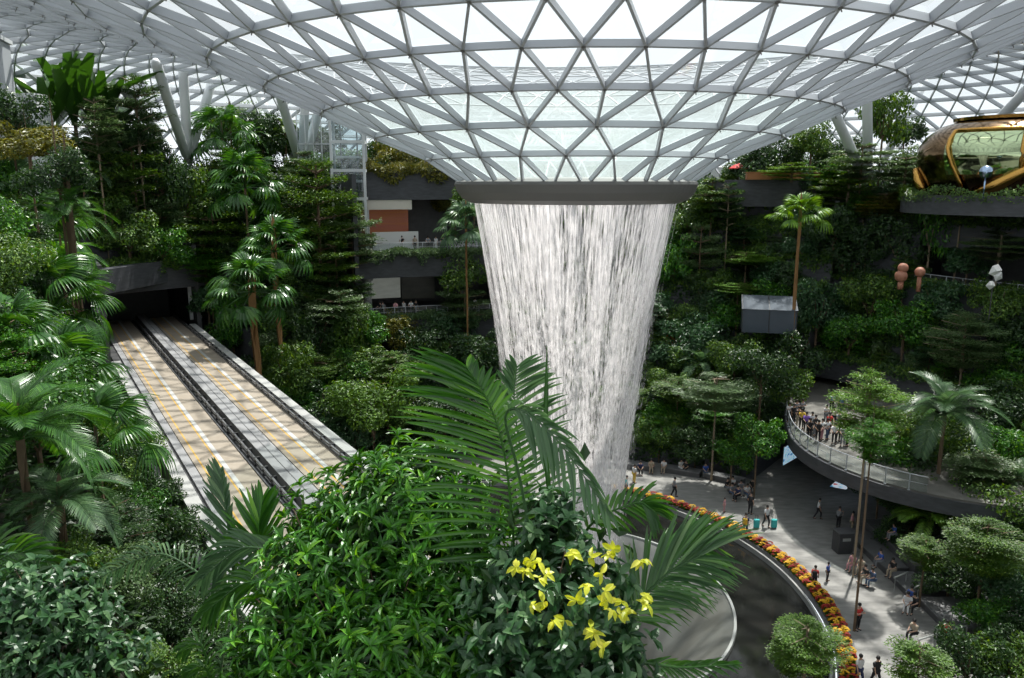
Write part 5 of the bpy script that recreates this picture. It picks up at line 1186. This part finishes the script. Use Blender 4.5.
# ================================================================== upper right: bronze pavilion, tent, spheres, parasol
M['bronze'] = mat('polished_bronze', (.30, .19, .10), .14, metal=1.0, noise=((.10, .07, .045), .35, .3))
M['gold'] = mat('polished_gold', (.48, .27, .07), .18, metal=1.0)
M['mirror'] = mat('green_tinted_mirror', (.42, .50, .30), .06, metal=1.0)
pc = at(1030, 172, 72); pv = empty('bronze_pavilion', (pc[0], pc[1], -1.2), 'curving polished bronze pavilion with mirrored window at the upper right edge', 'pavilion')
prof_ = [(7.3, 0), (7.6, .6), (8.0, 1.6), (8.4, 2.6), (8.6, 3.5), (8.55, 4.4), (8.0, 5.4), (6.9, 6.3), (5.6, 6.75), (5.4, 6.8)]
pv.scale = (1.12, 1.12, 1.0)
b = MB(); b.lathe(prof_, 72, sxy=(1, .8)); b.build('shell', [M['bronze']], pv, smooth=True)
b = MB(); b.lathe([(5.7, 6.72), (5.75, 6.95), (0.01, 7.0)], 72, sxy=(1, .8)); b.lathe([(5.3, 6.7), (5.8, 6.72), (5.85, 6.98), (5.6, 7.0)], 72, sxy=(1.04, .84)); b.build('top_rim', [M['gold']], pv)
def pvp(a, z, k=1.02):
    r = np.interp(z, [q[1] for q in prof_], [q[0] for q in prof_]) * k; return np.array([r * math.sin(a), -r * .8 * math.cos(a), z])
def patch(a0, a1, z0, z1, k, sh=.0, n=14):
    b = MB(); V = [pvp(a0 + (a1 - a0) * j / n + sh * (z1 - (z0 + (z1 - z0) * i / n)) * (1 if j < n / 2 else -1), z0 + (z1 - z0) * i / n, k) for i in range(n + 1) for j in range(n + 1)]
    b.add(V, [(i * (n + 1) + j, i * (n + 1) + j + 1, (i + 1) * (n + 1) + j + 1, (i + 1) * (n + 1) + j) for i in range(n) for j in range(n)]); return b
mw_ = patch(-1.25, -.55, 2.0, 5.7, 1.015).build('mirror_window', [M['mirror']], pv, smooth=True)
b = MB(); pr = [pvp(-1.25 + .2 * (1 - z / 5.7), z, 1.03) for z in np.linspace(.6, 5.7, 8)] + [pvp(a, 5.75, 1.03) for a in np.linspace(-1.2, -.6, 8)] + [pvp(-.55, z, 1.03) for z in np.linspace(5.7, 1.4, 8)]; b.tube(pr, .16, 8); b.build('window_frame', [M['gold']], mw_, smooth=True)
b = MB(); b.tube([pvp(-.95, .1, 1.05), pvp(-.72, 1.2, 1.04), pvp(-.46, 2.6, 1.04), pvp(-.25, 4.2, 1.04)], [.7, .55, .4, .3], 10); b.build('gold_leg', [M['gold']], pv, smooth=True)
b = MB(); b.tube([pvp(-1.75, .1, 1.05), pvp(-1.85, 1.4, 1.04), pvp(-1.9, 2.6, 1.02)], [.35, .5, .3], 10); b.build('gold_leg', [M['gold']], pv, smooth=True)
mb = MB(); mb.lathe([(.01, -1.25), (10.0, -1.25), (10.0, -.95), (10.25, -.95), (10.25, -2.6), (.01, -2.6)], 72, (pc[0], pc[1], 0)); tag(mb.build('wall_pavilion_deck', [M['fascia']]), kind='structure')
rs = np.random.default_rng(77); k = 9000; a = rs.uniform(0, 2 * PI, k); r_ = rs.uniform(9.4, 10.5, k)
stuff('pavilion_hedge', np.stack([pc[0] + r_ * np.sin(a), pc[1] + r_ * np.cos(a), -1.5 + rs.random(k) * 1.45 * (.75 + .25 * np.sin(a * 9))], 1), nrm(np.stack([np.sin(a), np.cos(a), np.full(k, .8)], 1)), .26, 'mid', 'low green hedge along the curved deck edge round the bronze pavilion', seed=78)
p = at(986, 172, 62); b = MB(); b.lathe([(.01, -.5), (.28, -.42), (.46, -.2), (.5, .05), (.42, .3), (.2, .47), (.01, .5)], 20); b.tube([(0, 0, -.5), (0, 0, -2.0)], .06, 8)
tag(b.build('mirror_ball', [mat('blue_mirror', (.35, .45, .60), .08, metal=1)], smooth=True, loc=tuple(p)), 'small bluish mirror ball on a short stem before the bronze pavilion', 'mirror ball')
def tent():
    p = [atz(745, 318, -14), ]; c0 = at(768, 320, 76); root = empty('glass_canopy', (c0[0], c0[1], -14.2), 'grey blue glazed canopy box on the slope right of the waterfall', 'canopy', rz=-.25)
    w2, d2, h1, h2 = 2.5, 1.6, 2.3, 3.2; m_ = mat('grey_blue_panel', (.045, .06, .08), .35, noise=((.075, .09, .115), .8, .3))
    b = MB(); b.add([(-w2, -d2, 0), (w2, -d2, 0), (w2, -d2, h1), (-w2, -d2, h1), (-w2, d2, 0), (w2, d2, 0), (w2, d2, h2), (-w2, d2, h2)], [(0, 1, 2, 3), (5, 4, 7, 6), (4, 0, 3, 7), (1, 5, 6, 2)]); b.build('glazed_walls', [m_], root)
    b = MB(); b.add([(-w2 - .1, -d2 - .1, h1), (w2 + .1, -d2 - .1, h1), (w2 + .1, d2, h2 + .05), (-w2 - .1, d2, h2 + .05)], [(0, 1, 2, 3)]); b.build('sloping_roof', [mat('pale_glazed_roof', (.10, .115, .135), .8, spec=.1)], root)
    for x in (-w2, 0, w2): b = MB(); b.tube([(x, -d2 - .03, 0), (x, -d2 - .03, h1), (x, d2, h2 + .08)], .05, 5); b.build('mullion', [M['rubber']], root)
tent()
M['terracotta'] = mat('terracotta', (.32, .12, .07), .6, noise=((.42, .20, .13), 3, .3))
for x, y, r, lb in ((903, 268, .42, 'upper brown terracotta sphere of the stacked pair in the recess'), (901, 276, .50, 'lower brown terracotta sphere of the stacked pair in the recess'), (920, 272, .42, 'single brown terracotta sphere right of the stacked pair')):
    p = at(x, y, 64); b = MB(); b.lathe([(.01, -r), (r * .5, -r * .87), (r * .87, -r * .5), (r, 0), (r * .87, r * .5), (r * .5, r * .87), (.01, r)], 24); b.tube([(0, 0, -r), (0, 0, -r - (1.2 if y < 276 else .6))], r * .4, 10); tag(b.build('terracotta_sphere', [M['terracotta']], smooth=True, loc=tuple(p)), lb, 'sphere')
wp = at(994, 275, 56); ws = empty('white_sail_sculpture', (wp[0], wp[1], wp[2] - 1), 'white folded sail sculpture in the dark recess at the right', 'sculpture')
for dx, dz, r_, s_ in ((0, 1.7, .3, 1.0), (.35, 1.2, -.5, .8), (-.3, .35, .6, .7)):
    b = MB(); b.add([(-.5, 0, -.4), (.4, .1, -.5), (.55, -.1, .3), (.1, .15, .75), (-.45, 0, .4), (0, -.25, .05)], [(0, 1, 5), (1, 2, 5), (2, 3, 5), (3, 4, 5), (4, 0, 5)]); o = b.build('sail', [M['counter']], ws, loc=(dx, -.1, dz), rot=(0, r_, 0)); o.scale = (s_, s_, s_)
ws.scale = (.75, .75, .75)
b = MB(); b.tube([(0, 0, -3), (0, 0, 1.8)], .05, 6); b.build('stand', [M['rubber']], ws)
def parasol(p, label):
    root = empty('parasol', (p[0], p[1], p[2] - 2.3), label, 'parasol'); b = MB(); b.lathe([(.02, 2.5), (.7, 2.3), (1.3, 1.95), (1.32, 1.85)], 8); b.build('canopy', [mat('red_cloth', (.55, .03, .03), .7)], root)
    b = MB(); b.tube([(0, 0, 0), (0, 0, 2.5)], .035, 6); b.build('pole', [M['counter']], root)
parasol(at(740, 165, 94), 'red parasol on the lookout deck right of the funnel')
pts = [atz(276, 337, -16.5), atz(288, 328, -16), atz(298, 326, -16), atz(318, 308, -13.5)]; o = pts[0]; sr = empty('stair_rail', tuple(o - (0, 0, 1)), 'sloping pale stair rail among the trees right of the fan palm pair', 'stair rail')
b = MB(); b.tube([q - o + (0, 0, 1) for q in pts], .09, 6); b.build('rail', [M['bowlrim']], sr)
for q in pts: b = MB(); b.tube([q - o + (0, 0, 1), q - o - (0, 0, .2)], .05, 5); b.build('post', [M['bowlrim']], sr)

# ================================================================== people
SKIN = [mat('skin_light', (.48, .30, .22), .6), mat('skin_tan', (.34, .20, .13), .6)]
HAIR = mat('dark_hair', (.012, .010, .009), .5)
CL = {k: mat('cloth_' + k, c, .8) for k, c in dict(white=(.62, .62, .63), black=(.015, .015, .018), red=(.50, .035, .03), blue=(.04, .10, .38), navy=(.02, .03, .09), grey=(.20, .21, .23), turquoise=(.05, .42, .42), pink=(.50, .25, .28), beige=(.38, .32, .24), yellow=(.60, .40, .05), denim=(.06, .10, .18), purple=(.20, .10, .42), khaki=(.20, .18, .12)).items()}
def skin_mesh(name, V, E, Rd, lv=1):
    me = bpy.data.meshes.new(name); me.from_pydata(V, E, []); o = bpy.data.objects.new(name, me); C.objects.link(o)
    md = o.modifiers.new('s', 'SKIN'); 
    if not me.skin_vertices: 
        bpy.context.view_layer.objects.active = o; me.skin_vertices_layer = None if False else None
    lay = me.skin_vertices[0].data
    for i, r in enumerate(Rd): lay[i].radius = (r, r) if not hasattr(r, '__len__') else r
    lay[0].use_root = True
    if lv: s_ = o.modifiers.new('u', 'SUBSURF'); s_.levels = lv; s_.render_levels = lv
    dg = bpy.context.evaluated_depsgraph_get(); dg.update(); out = bpy.data.meshes.new_from_object(o.evaluated_get(dg)); out.name = name
    bpy.data.objects.remove(o); out.polygons.foreach_set('use_smooth', np.ones(len(out.polygons), dtype=bool)); return out
def pose(kind):
    """joints of a 1.70 m figure facing -y; hands with five fingers"""
    J = {}
    sit = kind == 'sit'; hz = .52 if sit else .94
    J['pel'] = (0, 0, hz); J['wst'] = (0, -.01 if not sit else -.03, hz + .17); J['chs'] = (0, .0 if not sit else -.07, hz + .38); J['nck'] = (0, -.01 if not sit else -.11, hz + .52)
    nb = J['nck']; J['hd0'] = (0, nb[1] - .02, nb[2] + .09); J['hd1'] = (0, nb[1] - .035, nb[2] + .19); J['hd2'] = (0, nb[1] - .02, nb[2] + .27)
    for s, n_ in ((-1, 'L'), (1, 'R')):
        J['sh' + n_] = (s * .18, J['chs'][1], hz + .44)
        if kind == 'phone': el, wr = (s * .25, -.10, hz + .20), (s * .09, -.33, hz + .32)
        elif kind == 'walk': el, wr = (s * .23, .10 * s, hz + .19), (s * .22, -.04 + .14 * s, hz - .05)
        elif sit: el, wr = (s * .24, -.17, hz + .21), (s * .12, -.38, hz + .14)
        elif kind == 'rail': el, wr = (s * .26, -.20, hz + .22), (s * .16, -.38, hz + .14)
        else: el, wr = (s * .23, .03, hz + .17), (s * .24, -.04, hz - .07)
        J['el' + n_] = el; J['wr' + n_] = wr
        if sit: kn, an = (s * .12, -.44, .50), (s * .12, -.44, .10)
        elif kind == 'walk': kn, an = (s * .10, -.16 * s - .03, .50), (s * .09, -.24 * s + .08, .10)
        else: kn, an = (s * .11, -.02, .50), (s * .12, .02, .09)
        J['hp' + n_] = (s * .10, 0 if not sit else -.02, hz - .03); J['kn' + n_] = kn; J['an' + n_] = an; J['to' + n_] = (an[0] + s * .02, an[1] - .17, an[2] - .05)
    return J
RAD = dict(pel=(.15, .11), wst=(.125, .095), chs=(.16, .11), nck=.055, hd0=.075, hd1=(.078, .095), hd2=.06, sh=.062, el=.042, wr=.028, hp=.095, kn=.06, an=.042, to=.038)
def person_meshes(kind):
    J = pose(kind); V, Rd, ix = [], [], {}
    for k, p in J.items(): ix[k] = len(V); V.append(p); Rd.append(RAD[k[:2]] if k[:2] in ('sh', 'el', 'wr', 'hp', 'kn', 'an', 'to') else RAD[k])
    E = [('pel', 'wst'), ('wst', 'chs'), ('chs', 'nck'), ('nck', 'hd0'), ('hd0', 'hd1'), ('hd1', 'hd2')]
    for n_ in 'LR': E += [('chs', 'sh' + n_), ('sh' + n_, 'el' + n_), ('el' + n_, 'wr' + n_), ('pel', 'hp' + n_), ('hp' + n_, 'kn' + n_), ('kn' + n_, 'an' + n_), ('an' + n_, 'to' + n_)]
    E = [(ix[a], ix[b]) for a, b in E]
    for n_, s in (('L', -1), ('R', 1)):
        w_ = np.array(J['wr' + n_]); f = nrm(w_ - np.array(J['el' + n_])); sd3 = nrm(np.cross(f, (0, 1, .3))); pi = len(V); V.append(tuple(w_ + f * .05)); Rd.append((.034, .02)); E.append((ix['wr' + n_], pi))
        for q_, (off_, ln) in enumerate(((-.028, .07), (-.010, .082), (.010, .078), (.028, .062), (.04, .045))):
            a = w_ + f * (.085 if q_ < 4 else .03) + sd3 * off_ * (1 if q_ < 4 else 1.2); b = a + f * ln * .55 + np.array([0, 0, -.006]) + (sd3 * .015 if q_ == 4 else 0); c_ = b + f * ln * .4 + np.array([0, 0, -.016])
            for x, r in ((a, .0095), (b, .0085), (c_, .007)): V.append(tuple(x)); Rd.append(r)
            E += [(pi, len(V) - 3), (len(V) - 3, len(V) - 2), (len(V) - 2, len(V) - 1)]
    body = skin_mesh('body', [tuple(map(float, v)) for v in V], E, Rd)
    def sub(name, keys, edges, grow, extra=()):
        VV = [J[k] for k in keys]; RR = []
        for k in keys: r = RAD[k[:2]] if k[:2] in ('sh', 'el', 'wr', 'hp', 'kn', 'an', 'to') else RAD[k]; RR.append(tuple(x + grow for x in r) if hasattr(r, '__len__') else r + grow)
        return skin_mesh(name, [tuple(map(float, v)) for v in VV], [(keys.index(a), keys.index(b)) for a, b in edges], RR)
    mid = lambda a, b, t: tuple(np.array(J[a]) * (1 - t) + np.array(J[b]) * t)
    for n_ in 'LR': J['e2' + n_] = mid('sh' + n_, 'el' + n_, .8); 
    hz0 = J['pel'][2]; RAD['e2'] = .05
    RAD2 = RAD
    J['nk0'] = (0, J['nck'][1] * .7 + J['chs'][1] * .3, hz0 + .455); keys = ['wst', 'pel', 'chs', 'shL', 'shR', 'e2L', 'e2R', 'nk0']
    VV = [J[k] for k in keys]; RR = [(.162, .128), (.175, .135), (.195, .145), .092, .092, .072, .072, (.11, .085)]
    shirt = skin_mesh('shirt', [tuple(map(float, v)) for v in VV], [(0, 1), (0, 2), (2, 3), (2, 4), (3, 5), (4, 6), (2, 7)], RR)
    keys = ['pel', 'hpL', 'knL', 'anL', 'hpR', 'knR', 'anR']; VV = [J[k] for k in keys]
    trousers = skin_mesh('trousers', [tuple(map(float, v)) for v in VV], [(0, 1), (1, 2), (2, 3), (0, 4), (4, 5), (5, 6)], [(.155, .118), .105, .074, .056, .105, .074, .056])
    hd = np.array(J['hd1']); b = MB(); 
    b.lathe([(.095, -.05), (.105, .0), (.10, .055), (.07, .10), (.01, .122)], 16, c=(hd[0], hd[1] + .018, hd[2] + .02)); hair = b.mesh('hair', [HAIR], True)
    # face: eyes, nose, mouth as small features
    b = MB()
    for s in (-1, 1): b.lathe([(.001, -.009), (.009, 0), (.001, .009)], 8, c=(s * .03, hd[1] - .088, hd[2] + .01))
    b.tube([(-.022, hd[1] - .088, hd[2] - .05), (.022, hd[1] - .088, hd[2] - .05)], .005, 5); face = b.mesh('eyes_and_mouth', [HAIR])
    b = MB()
    for n_ in 'LR': a = np.array(J['an' + n_]); t_ = np.array(J['to' + n_]); b.tube([a + (0, .05, -.05), a + (0, -.02, -.045), t_ + (0, -.02, -.005)], [.045, .052, .036], 8)
    return dict(body=body, shirt=shirt, trousers=trousers, hair=hair, eyes_and_mouth=face, shoes=b.mesh('shoes', [CL['black']], True))
PMESH = {}
def person(p, kind, top, bot, label, rz=0, s=1.0, skin=0, group=None, bag=None, hair=True, shoes='black'):
    if kind not in PMESH: PMESH[kind] = person_meshes(kind)
    root = empty('person', tuple(p), label, 'person', group, rz=rz); root.scale = (s, s, s)
    bo = None
    for k, me in PMESH[kind].items():
        m = {'body': SKIN[skin], 'shirt': CL[top], 'trousers': CL[bot], 'hair': HAIR, 'eyes_and_mouth': HAIR, 'shoes': CL[shoes]}[k]
        if not me.materials: me.materials.append(m)
        o = link(k, me, bo if k in ('hair', 'eyes_and_mouth') else root); bo = o if k == 'body' else bo; o.material_slots[0].link = 'OBJECT'; o.material_slots[0].material = m
    if bag:
        b = MB(); b.box((0, .19, 1.18), (.32, .18, .45), bev=.05); b.tube([(-.1, .1, 1.35), (-.11, -.11, 1.3), (-.1, .1, 1.0)], .018, 5); b.tube([(.1, .1, 1.35), (.11, -.11, 1.3), (.1, .1, 1.0)], .018, 5); o = b.build('backpack', [CL[bag]], None); o.parent = root
    return root
def PF(px, py, kind, top, bot, label, z=-26, **k): return person(atz(px, py, z), kind, top, bot, label, **k)
PF(857, 630, 'phone', 'red', 'black', 'person in red shirt and black trousers standing alone on the plaza holding a phone', rz=.5)
PF(814, 588, 'walk', 'red', 'black', 'person in red shirt with a dark backpack beside the flower border', bag='black', rz=2.6, s=.9)
PF(827, 581, 'stand', 'blue', 'black', 'child in blue shirt standing near the flower border', s=.78, rz=.8)
PF(818, 519, 'walk', 'white', 'black', 'person in white shirt walking below the screens', rz=1)
PF(838, 528, 'phone', 'grey', 'black', 'person in grey shirt standing before the litter bin', rz=2)
PF(851, 533, 'stand', 'pink', 'khaki', 'person in pink top in the shade behind the litter bin', rz=1.2)
PF(858, 684, 'walk', 'white', 'navy', 'person in white top walking at the bottom edge of the view', rz=.2)
PF(875, 686, 'walk', 'black', 'black', 'person in black walking at the bottom edge beside the one in white', rz=.3)
PF(766, 527, 'walk', 'white', 'black', 'person in white shirt pulling two turquoise suitcases', rz=.4, s=1.02)
PF(750, 514, 'stand', 'black', 'black', 'tall person all in black standing at the flower border', rz=2.2, s=1.08)
PF(745, 535, 'stand', 'navy', 'navy', 'person in navy with a yellow bag close to the flower border', rz=2.6, bag='yellow')
PF(724, 512, 'stand', 'pink', 'pink', 'child in pink beside the pool border', s=.7, rz=1)
PF(634, 483, 'stand', 'white', 'yellow', 'person in white top and orange trousers beside the falling water', rz=2)
PF(626, 495, 'stand', 'turquoise', 'grey', 'person in turquoise at the edge of the falling water', rz=1.4)
PF(674, 497, 'walk', 'grey', 'black', 'person in grey walking on the far plaza', rz=1.5)
rp_ = random.Random(9)
for i, (x, y, top, bot, lb) in enumerate([(640, 476, 'navy', 'black', 'seated person in navy on the bench beside the falling water'), (651, 474, 'beige', 'beige', 'seated person in beige on the bench, next to the one in navy'), (664, 474, 'white', 'beige', 'seated person in white leaning on the bench'), (680, 474, 'white', 'white', 'seated person in white trousers on the bench'), (686, 475, 'black', 'black', 'seated person in black next to the white trousers'), (705, 478, 'blue', 'denim', 'seated person in bright blue beside the pale tree trunk')]):
    PF(x, y - 2, 'sit', top, bot, lb, z=-25.98, rz=rp_.uniform(-.6, .6))
for i, (x, y, k, top, bot) in enumerate([(726, 492, 'sit', 'black', 'grey'), (733, 490, 'sit', 'white', 'black'), (740, 494, 'sit', 'grey', 'grey'), (746, 498, 'sit', 'white', 'denim'), (738, 500, 'sit', 'navy', 'black'), (752, 492, 'sit', 'black', 'black'), (731, 497, 'sit', 'grey', 'denim')]):
    PF(x, y, k, top, bot, ('seated person in %s top in the crowded group before the undercroft' % top) if top in ('navy',) else 'seated person in the crowded group before the dark undercroft', group='seated group before the undercroft' if top != 'navy' else None, rz=rp_.uniform(-1, 1))
for x, y, top, bot, lb, zz_ in [(853, 570, 'pink', 'pink', 'person in pale pink seated at the left end of the stone bench', -25.95), (861, 574, 'beige', 'beige', 'person in beige seated second on the stone bench', -25.95), (866, 583, 'black', 'beige', 'person in black top and beige trousers seated on the stone bench', -25.95), (873, 586, 'denim', 'denim', 'person in denim seated at the right end of the stone bench', -25.95), (881, 567, 'blue', 'grey', 'person in blue and grey seated on the second tier bench', -25.5), (893, 576, 'black', 'beige', 'person in black seated on the second tier with bare legs', -25.5), (907, 611, 'white', 'white', 'person in white crouched on the low stone block', -25.55), (914, 612, 'black', 'black', 'person in black seated beside the one in white on the stone block', -25.55), (911, 605, 'blue', 'navy', 'person in blue seated behind the pair on the stone block', -25.55), (914, 640, 'beige', 'black', 'person with long dark hair seated by the lowest handrail', -25.55), (946, 641, 'red', 'black', 'person in dark red seated at the far right of the steps', -25.2), (894, 540, 'blue', 'grey', 'person in blue half hidden in the plants above the bench', -24.6)]:
    PF(x, y, 'sit', top, bot, lb, z=zz_, rz=rp_.uniform(-1.6, -.6))
BAL = [(128, 170, 'white', 'black'), (155, 180, 'black', 'black'), (215, 145, 'grey', 'black'), (205, 95, 'beige', 'black'), (190, 200, 'black', 'beige'), (210, 215, 'yellow', 'black'), (240, 240, 'purple', 'black'), (265, 285, 'black', 'black'), (300, 262, 'black', 'grey'), (322, 300, 'black', 'black'), (347, 290, 'white', 'pink'), (385, 288, 'white', 'denim'), (432, 318, 'white', 'black'), (458, 300, 'black', 'black'), (375, 185, 'white', 'grey'), (428, 200, 'beige', 'black'), (460, 230, 'grey', 'denim'), (480, 120, 'blue', 'navy'), (415, 98, 'blue', 'black'), (470, 90, 'khaki', 'black'), (490, 332, 'white', 'grey'), (395, 245, 'red', 'black'), (520, 335, 'black', 'black'), (565, 262, 'denim', 'black'), (690, 290, 'blue', 'black'), (505, 255, 'white', 'black'), (175, 150, 'grey', 'grey'), (280, 240, 'white', 'black')]
seen = {}
for i, (x, y, top, bot) in enumerate(BAL):
    fx, fy = 770 + x / 6.78, 380 + y / 6.78 + 17
    lone = sum(1 for b in BAL if b[2] == top) == 1
    PF(fx, fy, 'rail' if y > 200 else ('stand' if i % 2 else 'phone'), top, bot, ('person in %s on the crowded curved balcony' % top) if lone else 'person in %s top in the crowd on the curved balcony' % top, z=-20, group=None if lone else '%s topped visitors on the balcony' % top, rz=rp_.uniform(-.5, .9), skin=i % 2)
for i, (x, top, bot) in enumerate([(371, 'khaki', 'khaki'), (386, 'black', 'white'), (379.5, 'blue', 'blue'), (402, 'black', 'white'), (415, 'beige', 'black'), (428, 'grey', 'black'), (436, 'white', 'white'), (443, 'black', 'black')]):
    p = at(x, 244, 90.6); person((p[0], p[1], -7.6), 'rail' if i % 2 else 'stand', top, bot, 'person in %s top at the far deck railing, %s' % (top, ('leftmost of the row', 'tall, before the counter left end', 'a child between two adults', 'before the counter right end', 'right of the counter', 'right of the one in beige', 'all in white', 'rightmost of the row')[i]), s=.62 if i == 2 else 1, rz=rp_.uniform(-.8, .8))
for i, (x, top) in enumerate([(346, 'black'), (350, 'red'), (358, 'beige'), (376, 'black'), (379, 'grey'), (393, 'pink'), (402, 'white'), (410, 'white'), (415, 'black'), (476, 'white')]):
    a = math.degrees(math.atan2(at(x, 300, 88)[0] - AX, at(x, 300, 88)[1] - AY)); p = pol(a, 46.8)
    person((p[0], p[1], -14.6), 'rail' if i % 2 else 'stand', top, 'black', {0: 'person in black at the left end of the middle deck', 1: 'person in red at the left end of the middle deck', 2: 'person in beige on the middle deck left of the column', 5: 'person in pink on the middle deck railing', 4: 'person in grey on the middle deck railing', 9: 'person in white on the middle deck close to the waterfall'}.get(i, 'person in %s at the middle deck railing under the shop window' % top), group=None if i in (0, 1, 2, 4, 5, 9) else '%s topped visitors on the middle deck' % top, rz=rp_.uniform(-.8, .8))
# suitcases
for dx, dz, lb in ((-.75, 0, 'turquoise suitcase on the left of the person in white shirt'), (.6, .1, 'turquoise suitcase on the right of the person in white shirt')):
    p = atz(766, 528, -26); r_ = empty('suitcase', (p[0] + dx, p[1], -26), lb, 'suitcase', rz=dz)
    b = MB(); b.box((0, 0, .40), (.42, .28, .62), bev=.05); b.build('case_body', [CL['turquoise']], r_); b = MB(); b.tube([(-.1, .08, .7), (-.1, .08, 1.0), (.1, .08, 1.0), (.1, .08, .7)], .012, 5); b.build('handle', [CL['black']], r_)
    for sx in (-.15, .15): b = MB(); b.tube([(sx, -.03, .04), (sx, .03, .04)], .045, 8); b.build('wheel', [CL['black']], r_)
